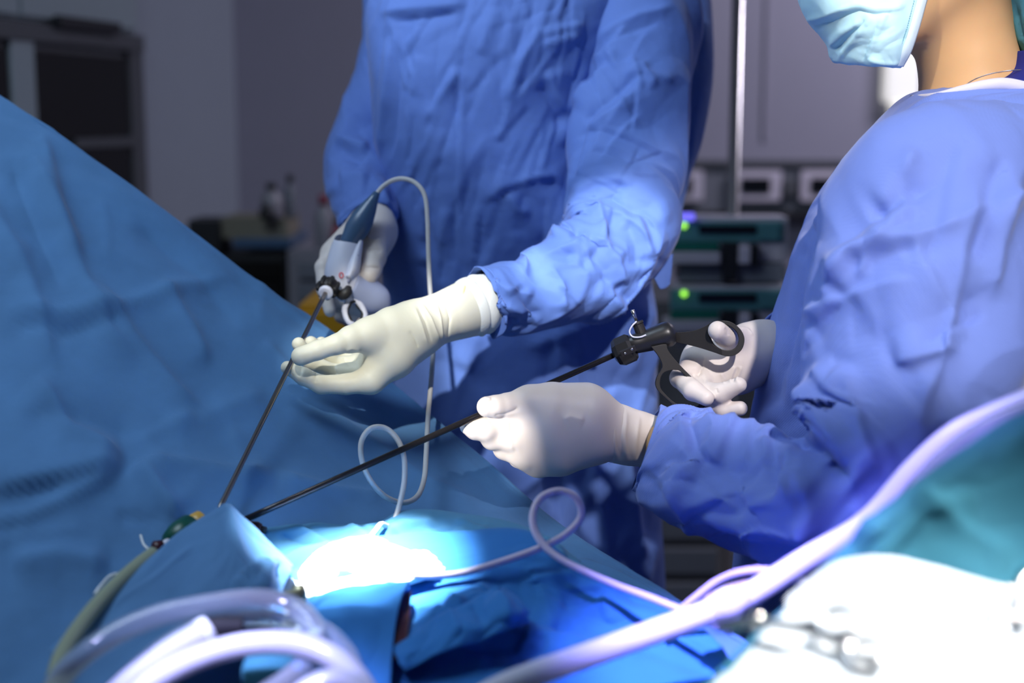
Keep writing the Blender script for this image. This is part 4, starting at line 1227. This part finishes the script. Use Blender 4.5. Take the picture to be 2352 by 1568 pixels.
st = patch('mask_edge', [
    [(2146, -130, 1.588), (2154, -130, 1.588), (2162, -130, 1.592)], [(2128, -62, 1.582), (2137, -62, 1.581), (2147, -61, 1.586)], [(2107, 0, 1.582), (2117, 1, 1.581), (2128, 2, 1.586)],
    [(2088, 66, 1.586), (2098, 67, 1.586), (2109, 69, 1.591)], [(2071, 114, 1.594), (2081, 116, 1.594), (2092, 118, 1.599)], [(2052, 150, 1.608), (2062, 152, 1.608), (2074, 152, 1.613)]],
    'mask_edge', mk, nu=8, nv=60, thickness=0.0012)
bm = bmesh.new()
sp = cr(np.array([P(*c) for c in [(2138, -130, 1.586), (2121, -62, 1.581), (2101, 0, 1.579), (2083, 66, 1.584), (2066, 114, 1.592), (2048, 148, 1.606)]]), 64)
for s_ in sp:
    bmesh.ops.create_icosphere(bm, subdivisions=1, radius=0.0007, matrix=Matrix.Translation(Vector(tuple(map(float, s_)))))
me = bpy.data.meshes.new('stitching')
bm.to_mesh(me)
bm.free()
me.materials.append(M('stitch'))
o = bpy.data.objects.new('stitching', me)
COL.objects.link(o)
o.parent = mk
o['kind'] = 'stuff'
us = hloft('undershirt', [(120, 2330, 2440, 1.70, 0.05), (170, 2300, 2440, 1.70, 0.075), (215, 2200, 2440, 1.70, 0.085), (300, 2080, 2450, 1.70, 0.11)], 'undershirt', body_b, nv=30, nu=60)

gb_folds = [
    L(0.012, 16, (1800, 960), (1840, 780), (1900, 560), (1990, 400)), L(-0.010, 14, (1760, 960), (1810, 800), (1850, 640)), L(0.006, 30, (2050, 330), (2150, 270), (2300, 250)),
    L(0.008, 12, (1880, 530), (1920, 495), (1990, 495)), L(-0.008, 10, (1880, 560), (1930, 590), (1900, 690)), L(0.004, 6, (2170, 240), (2190, 248), (2212, 252)),
] + random_folds(41, 20, (1780, 350, 2100, 960), 110, 14, 220, 0.005, 14)
gB = hloft('gown', [
    (205, 2150, 2400, 1.70, 0.085), (222, 2092, 2425, 1.70, 0.11), (280, 2035, 2440, 1.70, 0.15), (340, 1978, 2450, 1.70, 0.175), (430, 1912, 2460, 1.70, 0.19), (530, 1860, 2470, 1.70, 0.195), (640, 1818, 2475, 1.70, 0.19),
    (760, 1780, 2480, 1.70, 0.185), (900, 1744, 2485, 1.70, 0.185), (1020, 1726, 2490, 1.70, 0.19), (1250, 1700, 2490, 1.70, 0.20), (1600, 1670, 2490, 1.70, 0.21), (2300, 1640, 2500, 1.70, 0.22)],
    'gown_b', body_b, nv=220, nu=240, crumple=(0.003, 14, 10, 5, 0.5), folds=gb_folds)
tube('collar', [(2094, 224, 1.665), (2150, 220, 1.615), (2210, 207, 1.595), (2260, 197, 1.59), (2310, 194, 1.592), (2365, 205, 1.60), (2420, 215, 1.63)], [0.003, 0.004, 0.0055, 0.0065, 0.0075, 0.0075, 0.006], 'collar', gB, samples=60)
slB = loft('sleeve', [(2270, 335, 1.60, 0.060, 0.07), (2225, 410, 1.555, 0.095, 0.088), (2150, 520, 1.51, 0.118, 0.095), (2112, 660, 1.48, 0.117, 0.098), (2090, 800, 1.455, 0.112, 0.098), (2080, 920, 1.435, 0.105, 0.095), (2068, 1030, 1.42, 0.100, 0.09),
                      (2010, 1110, 1.42, 0.092, 0.085), (1910, 1150, 1.44, 0.076, 0.076), (1800, 1142, 1.48, 0.066, 0.068), (1690, 1118, 1.53, 0.064, 0.064), (1590, 1085, 1.58, 0.062, 0.06), (1530, 1050, 1.62, 0.056, 0.054), (1484, 1032, 1.64, 0.051, 0.05)],
           'gown_b', gB, nv=280, nu=200, shear=0.040, crumple=(0.010, 5, 8, 23, 0.6), caps=False, thickness=0.0018, folds=[
    L(0.022, 15, (2010, 480), (2060, 430), (2110, 330), skew=0.6), L(-0.014, 14, (1990, 500), (2040, 460), (2085, 380)), L(0.022, 14, (1895, 660), (1950, 590), (2000, 570), (2110, 540), (2240, 500), skew=0.6),
    L(-0.014, 12, (1930, 610), (2000, 595), (2120, 565)), L(0.014, 12, (1885, 700), (1930, 620), (1990, 560), skew=0.7), L(0.012, 16, (1868, 830), (1910, 880), (1925, 900), (1945, 830), skew=0.5),
    L(0.018, 20, (1840, 860), (1875, 950), (1950, 1085), (1985, 1125), skew=0.4), ([(1800, 975), (1850, 1015), (1910, 1065), (1965, 1110)], -0.024, 36, 1.0, 1),
    L(0.020, 14, (1755, 970), (1765, 1040), (1750, 1130), (1760, 1200), skew=0.7), L(-0.016, 12, (1775, 1000), (1790, 1080), (1790, 1150)), L(0.020, 14, (1840, 1010), (1860, 1090), (1870, 1180), (1880, 1240)),
    L(0.014, 12, (1810, 980), (1830, 1060), (1830, 1150)), L(-0.014, 10, (1600, 1130), (1610, 1090), (1640, 1050)), L(0.016, 10, (1545, 1170), (1590, 1110), (1660, 1040), skew=0.7), L(0.016, 10, (1545, 930), (1560, 980), (1590, 1060)),
    L(-0.014, 9, (1570, 940), (1590, 1000), (1610, 1050)), L(0.014, 9, (1610, 930), (1640, 990), (1640, 1060)), L(0.014, 12, (1560, 1170), (1650, 1140), (1760, 1120)), L(0.012, 14, (1550, 1175), (1680, 1200), (1800, 1210), (1900, 1240)),
    L(-0.010, 16, (1600, 1240), (1750, 1240), (1880, 1250)), L(0.012, 20, (2250, 400), (2200, 600), (2170, 800), (2100, 1000)), L(0.014, 18, (2330, 420), (2290, 560), (2270, 700)), L(-0.010, 18, (2300, 350), (2260, 500), (2230, 620)),
    L(0.014, 14, (2120, 1160), (2150, 1090), (2230, 980)), L(-0.012, 16, (2060, 1160), (2130, 1050), (2180, 960)),
    L(0.010, 12, (1950, 1150), (2000, 1200), (2020, 1260)), L(0.012, 14, (1900, 1250), (1960, 1210), (2040, 1190)),
] + random_folds(51, 14, (1480, 940, 1900, 1260), 80, 50, 180, 0.008, 12) + random_folds(52, 18, (1880, 360, 2350, 1050), 120, 35, 260, 0.006, 16))
slB2 = loft('sleeve', [(2190, 330, 1.86, 0.085), (2100, 550, 1.93, 0.08), (2000, 780, 1.95, 0.075), (1920, 815, 1.88, 0.06), (1850, 805, 1.81, 0.050), (1796, 800, 1.765, 0.044)], 'gown_b', gB, nv=100, nu=80, crumple=(0.006, 6, 8, 29, 0.6), caps=False, thickness=0.0018)
# near glove: hand and loose rolled cuff
o3 = 0.033
gl3 = blob('glove', [
    ch(0.004, [(1470, 1008, 1.655, 0.0278), (1400, 988, 1.645, 0.0324), (1345, 978, 1.64, 0.0319)]),
    ch(0.02, [(1345, 952, 1.632, 0.0294), (1260, 950, 1.622, 0.0268), (1172, 966, 1.622, 0.0170)]),
    ch(0.02, [(1345, 978, 1.642, 0.0319), (1265, 985, 1.628, 0.0278), (1188, 1003, 1.620, 0.0175)]),
    ch(0.02, [(1345, 995, 1.645, 0.0299), (1270, 1020, 1.638, 0.0263), (1206, 1042, 1.630, 0.0175)]),
    ch(0.02, [(1345, 1008, 1.650, 0.0268), (1285, 1045, 1.645, 0.0232), (1237, 1064, 1.645, 0.0160)]),
    ch(0.02, [(1340, 940, 1.63, 0.0278), (1270, 923, 1.620, 0.0201), (1215, 921, 1.612, 0.0170)]),
    ch(0.009, [(1215, 921, 1.612, 0.0160), (1165, 929, 1.603, 0.0128), (1140, 933, 1.598, 0.0123), (1119, 934, 1.596, 0.0119)]),
    ch(0.007, [(1172, 968, 1.622, 0.0160), (1118, 986, 1.613, 0.0139), (1092, 985, 1.613, 0.0120), (1074, 979, 1.615, 0.0091)]),
    ch(0.005, [(1188, 1003, 1.620, 0.0165), (1132, 1005, 1.622, 0.0137), (1112, 992, 1.640, 0.0105), (1104, 975, 1.648, 0.0091)]),
    ch(0.005, [(1206, 1042, 1.630, 0.0165), (1160, 1028, 1.634, 0.0137), (1142, 1005, 1.657, 0.0103), (1138, 985, 1.664, 0.0091)]),
    ch(0.005, [(1237, 1064, 1.645, 0.0144), (1192, 1050, 1.652, 0.0120), (1170, 1025, 1.680, 0.0091), (1165, 1005, 1.686, 0.0080)]),
], 'glove_pink', body_b, h=0.0013, kj=0.006, relax=1, folds=[
    L(0.0014, 3, (1103, 921), (1116, 914), (1130, 916)), L(-0.0012, 2.2, (1116, 935), (1122, 922), (1135, 916)), L(-0.0018, 3, (1195, 932), (1182, 944), (1160, 953), (1132, 955)),
    L(0.0016, 9, (1165, 955), (1168, 990), (1180, 1040)), L(0.0012, 12, (1290, 965), (1310, 955), (1345, 965))])
loft('glove_cuff', [(1338, 976, 1.64, .0320, .032), (1346, 978, 1.641, .0345, .034), (1375, 984, 1.644, .0350, .0345), (1410, 992, 1.648, .0345, .034), (1445, 1002, 1.652, .0330, .033), (1475, 1010, 1.656, .0315, .032), (1505, 1017, 1.656, .0315, .0320), (1540, 1026, 1.65, .0325, .033)], 'glove_pink', gl3,
     nv=80, nu=96, crumple=(0.0011, 9, 3, 71, 0.4), caps=False, thickness=0.001, folds=[
    L(0.002, 3.5, (1392, 920), (1388, 980), (1392, 1050)), L(0.0022, 4, (1414, 930), (1412, 990), (1416, 1062)), L(-0.0022, 4, (1402, 940), (1400, 1000), (1404, 1060)), L(0.0018, 3.5, (1440, 935), (1436, 1000), (1440, 1064)), L(-0.0018, 4, (1426, 940), (1424, 1000), (1428, 1064)),
    L(-0.002, 4, (1370, 930), (1364, 990), (1372, 1050)), L(0.0018, 3, (1470, 950), (1462, 1010), (1458, 1066))])
# far glove working the scissor handle
gl4 = blob('glove', [
    ch(0.004, [(1800, 797, 1.755, .030), (1752, 800, 1.735, .0285)]),
    ch(0.02, [(1752, 800, 1.735, .0285), (1700, 815, 1.725, .028), (1608, 815, 1.725, .019)]),
    ch(0.02, [(1745, 810, 1.735, .026), (1680, 830, 1.722, .025), (1598, 842, 1.715, .0175)]),
    ch(0.02, [(1745, 815, 1.735, .025), (1680, 845, 1.720, .023), (1608, 866, 1.708, .0165)]),
    ch(0.02, [(1745, 820, 1.735, .024), (1700, 860, 1.720, .020), (1642, 888, 1.705, .0150)]),
    ch(0.012, [(1750, 788, 1.740, .025), (1716, 780, 1.722, .0185), (1694, 777, 1.702, .0140), (1666, 771, 1.672, .0132), (1648, 759, 1.655, .0112)]),
    ch(0.006, [(1608, 820, 1.728, .0150), (1578, 850, 1.730, .0105), (1588, 885, 1.728, .010), (1612, 905, 1.712, .0085)]),
    ch(0.005, [(1598, 842, 1.710, .0160), (1562, 868, 1.694, .0120), (1592, 897, 1.660, .0118), (1622, 914, 1.642, .0092)]),
    ch(0.005, [(1610, 868, 1.702, .0130), (1614, 896, 1.676, .0110), (1655, 904, 1.655, .0118), (1697, 884, 1.645, .0092)]),
    ch(0.005, [(1642, 890, 1.703, .0130), (1625, 937, 1.684, .0098), (1662, 943, 1.660, .0102), (1700, 938, 1.650, .0088)]),
], 'glove_pink', body_b, h=0.0013, kj=0.006, relax=1, folds=[
    L(-0.0022, 2.5, (1612, 862), (1618, 870), (1620, 880)), L(-0.002, 3, (1598, 862), (1606, 855), (1614, 852)), L(-0.0012, 2, (1645, 890), (1647, 898), (1650, 904)),
    L(0.0014, 3, (1655, 855), (1662, 870), (1664, 885)), L(0.0016, 3, (1690, 840), (1682, 860), (1676, 880)), L(0.0016, 3, (1704, 840), (1696, 862), (1690, 880)), L(-0.0015, 3, (1697, 842), (1690, 860), (1682, 880)),
    L(-0.0014, 2.5, (1664, 752), (1672, 760), (1674, 772)), L(0.0012, 3, (1700, 750), (1718, 756), (1732, 772)), L(-0.0014, 4, (1618, 820), (1612, 845), (1600, 865))])
ncl = tube('necklace', [(2200, 214, 1.626), (2228, 188, 1.620), (2265, 172, 1.616), (2310, 163, 1.618), (2352, 160, 1.628)], 0.0007, 'steel', ribs=(90, 0.2), samples=400, ns=6)
tag(ncl, 'fine silver chain around the neck of the masked person', 'necklace')

# ------------------------------------------------------------------ instruments
dev = empty('surgical_device', 'white hand-held surgical device with long grey shaft and pistol grip', 'device')
ax = (NZ - EN) / np.linalg.norm(NZ - EN)
tube_pts('shaft', [EN, (NZ + EN) / 2, NZ + ax * 0.02], 0.0030, 'steel_dark', dev, samples=12, ns=20)
lathe('nozzle_ring', NZ, NZ + ax * 0.006, [(0, 0.0062), (0, 0.0092), (0.6, 0.0096), (1, 0.0092), (1, 0.006)], 'white_plastic', dev)
knob = lathe('rotation_knob', NZ + ax * 0.005, NZ + ax * 0.024, [(0, 0.0088), (0.1, 0.0115), (0.75, 0.0128), (1, 0.0115)], 'black_satin', dev)
for k in range(7):
    a = 2 * math.pi * k / 7
    A0 = np.cross(ax, [0.3, 0.9, 0.2]); A0 /= np.linalg.norm(A0); B0 = np.cross(ax, A0)
    r_ = A0 * math.cos(a) + B0 * math.sin(a)
    tube_pts('knob_rib', [NZ + ax * 0.006 + r_ * 0.0105, NZ + ax * 0.014 + r_ * 0.0128, NZ + ax * 0.022 + r_ * 0.0122], 0.0033, 'black_satin', knob, samples=8, ns=8)
loft('housing', [(797, 556, 1.885, .0165, .016), (796, 562, 1.885, .0190, .018), (791, 600, 1.882, .0228, .021), (788, 632, 1.880, .0245, .022), (793, 660, 1.879, .0215, .020), (795, 682, 1.879, .0150, .015), (794, 693, 1.879, .0080, .009)], 'white_plastic', dev, nv=50, nu=40)
loft('housing_fin', [(829, 555, 1.882, .003, .006), (822, 580, 1.876, .0055, .010), (812, 615, 1.865, .0075, .012), (800, 640, 1.858, .004, .008)], 'white_plastic', dev, nv=24, nu=20)
tube('grey_stripe', [(822, 585, 1.864), (810, 618, 1.857), (800, 648, 1.857)], 0.0017, 'grey_mark', dev, samples=12)
c = P(784, 632, 1.8565)
tube_pts('red_emblem', [c + 0.0026 * (math.cos(a) * RV + math.sin(a) * UV * 1.3) for a in np.linspace(0, 2 * math.pi, 10, endpoint=False)], 0.0007, 'red_mark', dev, closed=True, samples=24, ns=6)
loft('lever', [(778, 674, 1.858, .0052), (787, 677, 1.853, .0072), (797, 670, 1.853, .0068), (801, 659, 1.857, .004)], 'black_satin', dev, nv=20, nu=16)
loft('grip', [(806, 655, 1.872, .016, .013), (838, 672, 1.884, .0215, .015), (866, 690, 1.892, .0205, .015), (882, 704, 1.897, .013, .011), (888, 710, 1.899, .006, .006)], 'grip_plastic', dev, nv=30, nu=28)
lp = [(800, 690, 1.868), (792, 712, 1.862), (799, 735, 1.858), (815, 748, 1.860), (832, 742, 1.866), (838, 722, 1.872), (826, 698, 1.874), (812, 688, 1.873)]
tg = tube('trigger_loop', lp, 0.0042, 'white_plastic', dev, closed=True, samples=70, ns=12)
tube('trigger_liner', [(x + 5 * math.copysign(1, 814 - x), y + (4 if y < 715 else -4), d - 0.001) for x, y, d in lp], 0.0022, 'black_satin', tg, closed=True, samples=70, ns=10)
lathe('cable_sleeve', P(800, 562, 1.885), P(866, 442, 1.89), [(0, 0.0125), (0.06, 0.0130), (0.3, 0.0165), (0.5, 0.0155), (0.7, 0.0115), (0.9, 0.0062), (1, 0.0045)], 'relief_blue', dev)
cb = tube('device_cord', [(862, 449, 1.89), (880, 428, 1.89), (905, 413, 1.885), (932, 411, 1.88), (958, 423, 1.875), (976, 450, 1.87), (982, 500, 1.865), (984, 570, 1.86), (987, 650, 1.855), (993, 730, 1.85), (995, 800, 1.84), (990, 880, 1.80), (983, 960, 1.73),
                          (979, 1040, 1.66), (974, 1100, 1.62), (958, 1140, 1.60), (925, 1154, 1.585), (885, 1140, 1.575), (852, 1105, 1.57), (832, 1060, 1.57), (830, 1015, 1.575), (850, 985, 1.58), (882, 982, 1.585), (910, 1005, 1.58),
                          (927, 1045, 1.57), (929, 1100, 1.56), (920, 1150, 1.545), (908, 1190, 1.53), (893, 1208, 1.515), (876, 1204, 1.505), (864, 1218, 1.49), (848, 1240, 1.475), (840, 1266, 1.455)], 0.0031, 'cord_beige', samples=420, ns=12)
tag(cb, 'beige cord arching from the white device and looping down to the gauze', 'cord')
lc_ = tube('lilac_cord', [(902, 1310, 1.385), (950, 1322, 1.38), (1050, 1318, 1.38), (1150, 1290, 1.385), (1240, 1258, 1.39), (1300, 1226, 1.395), (1334, 1185, 1.40), (1322, 1142, 1.40), (1282, 1127, 1.40), (1240, 1145, 1.395), (1223, 1190, 1.385),
                          (1240, 1240, 1.375), (1290, 1285, 1.36), (1400, 1337, 1.335), (1500, 1375, 1.30), (1600, 1415, 1.265), (1680, 1450, 1.23)], 0.0036, 'cord_lilac', samples=260, ns=12)
tag(lc_, 'lilac cord with a round loop running from the gauze to the thick tube', 'cord')
lc2 = tube('lilac_cord', [(1535, 1440, 1.30), (1556, 1408, 1.30), (1600, 1370, 1.29), (1650, 1333, 1.28), (1705, 1313, 1.265), (1770, 1311, 1.25), (1860, 1340, 1.22)], 0.0036, 'cord_lilac', samples=90, ns=12)
tag(lc2, 'short lilac cord arching behind the thick tube near its connector', 'cord')

sci = empty('laparoscopic_scissors', 'black ring-handled laparoscopic scissors with long dark shaft', 'scissors')
H0, T0 = np.array(P(1412, 814, 1.69)), np.array(P(556, 1196, 1.488))
av = (H0 - T0) / np.linalg.norm(H0 - T0)
tube_pts('shaft', [T0, (T0 + H0) / 2, H0 + av * 0.02], 0.0036, 'shaft_black', sci, samples=12, ns=24)
H1 = np.array(P(1452, 796, 1.683))
lathe('rotation_knob', H0 - av * 0.001, H1 + av * 0.002, [(0, 0.008), (0.12, 0.0155), (0.3, 0.0178), (0.85, 0.0178), (1, 0.0145)], 'black_plastic', sci, ns=8, flat=True)
kf = box('knob_key', (0, 0, 0), (0.019, 0.004, 0.007), 'black_satin', sci, bevel=0.001)
kf.location = P(1443, 806, 1.662)
kf.rotation_euler = (0.2, -0.42, 0)
for px_, py_, r_ in ((1451, 801, 0.0021), (1436, 811, 0.0016)):
    lathe('screw', P(px_, py_, 1.659), P(px_, py_, 1.663), [(0, r_ * .6), (0.3, r_), (1, r_)], 'steel', sci, ns=14)
loft('handle_body', [(1446, 796, 1.683, .0100), (1456, 790, 1.683, .0118), (1480, 784, 1.683, .0125), (1510, 775, 1.683, .0145), (1535, 767, 1.683, .0152), (1547, 763, 1.683, .0110), (1551, 762, 1.683, .004)], 'black_plastic', sci, nv=40, nu=32)
lathe('port', P(1476, 772, 1.682), P(1463, 739, 1.682), [(0, 0.0078), (0.15, 0.0066), (0.8, 0.0064), (0.86, 0.0074), (1, 0.007)], 'black_satin', sci, ns=14, flat=True)
lathe('pin', P(1463, 740, 1.682), P(1452, 711, 1.682), [(0, 0.0019), (0.45, 0.0019), (0.5, 0.0024), (0.95, 0.0024), (1, 0.0016)], 'steel', sci, ns=16)
tube('white_loop', [(1462, 738, 1.674), (1452, 748, 1.672), (1446, 762, 1.672), (1453, 773, 1.671), (1470, 774, 1.669), (1484, 769, 1.669)], 0.0010, 'white_plastic', sci, samples=40, ns=8)
up_o = [(1540, 764), (1590, 760), (1619, 750), (1634, 741), (1652, 735.5), (1678, 739), (1699, 755), (1709, 776), (1705, 799), (1690, 814), (1669, 818), (1644, 810), (1610, 799), (1579, 791), (1542, 782)]
up_i = [(1631, 764), (1636, 751), (1648, 744), (1671, 747), (1690, 760), (1697, 778), (1692, 795), (1678, 804), (1657, 802), (1640, 791), (1631, 774)]
plate('thumb_handle', up_o, up_i, lambda p: 1.684 - 0.026 * min(1.0, max(0.0, (p[0] - 1550) / 110.0)), 0.0065, 'black_satin', sci)
lo_o = [(1495, 796), (1512, 818), (1520.6, 839), (1516, 852), (1508, 866), (1505, 883), (1512, 898), (1525, 911), (1543, 927), (1571, 948), (1600, 948), (1621, 929), (1627, 910), (1613, 892), (1590, 867), (1564, 841), (1544, 818), (1533, 802), (1528, 790)]
lo_i = [(1546, 849), (1527, 854), (1517, 867), (1516, 887), (1525, 902), (1548, 923), (1575, 938), (1596, 936), (1611, 921), (1613, 906), (1594, 885), (1571, 860), (1560, 851)]
plate('finger_handle', lo_o, lo_i, 1.672, 0.0065, 'black_satin', sci)
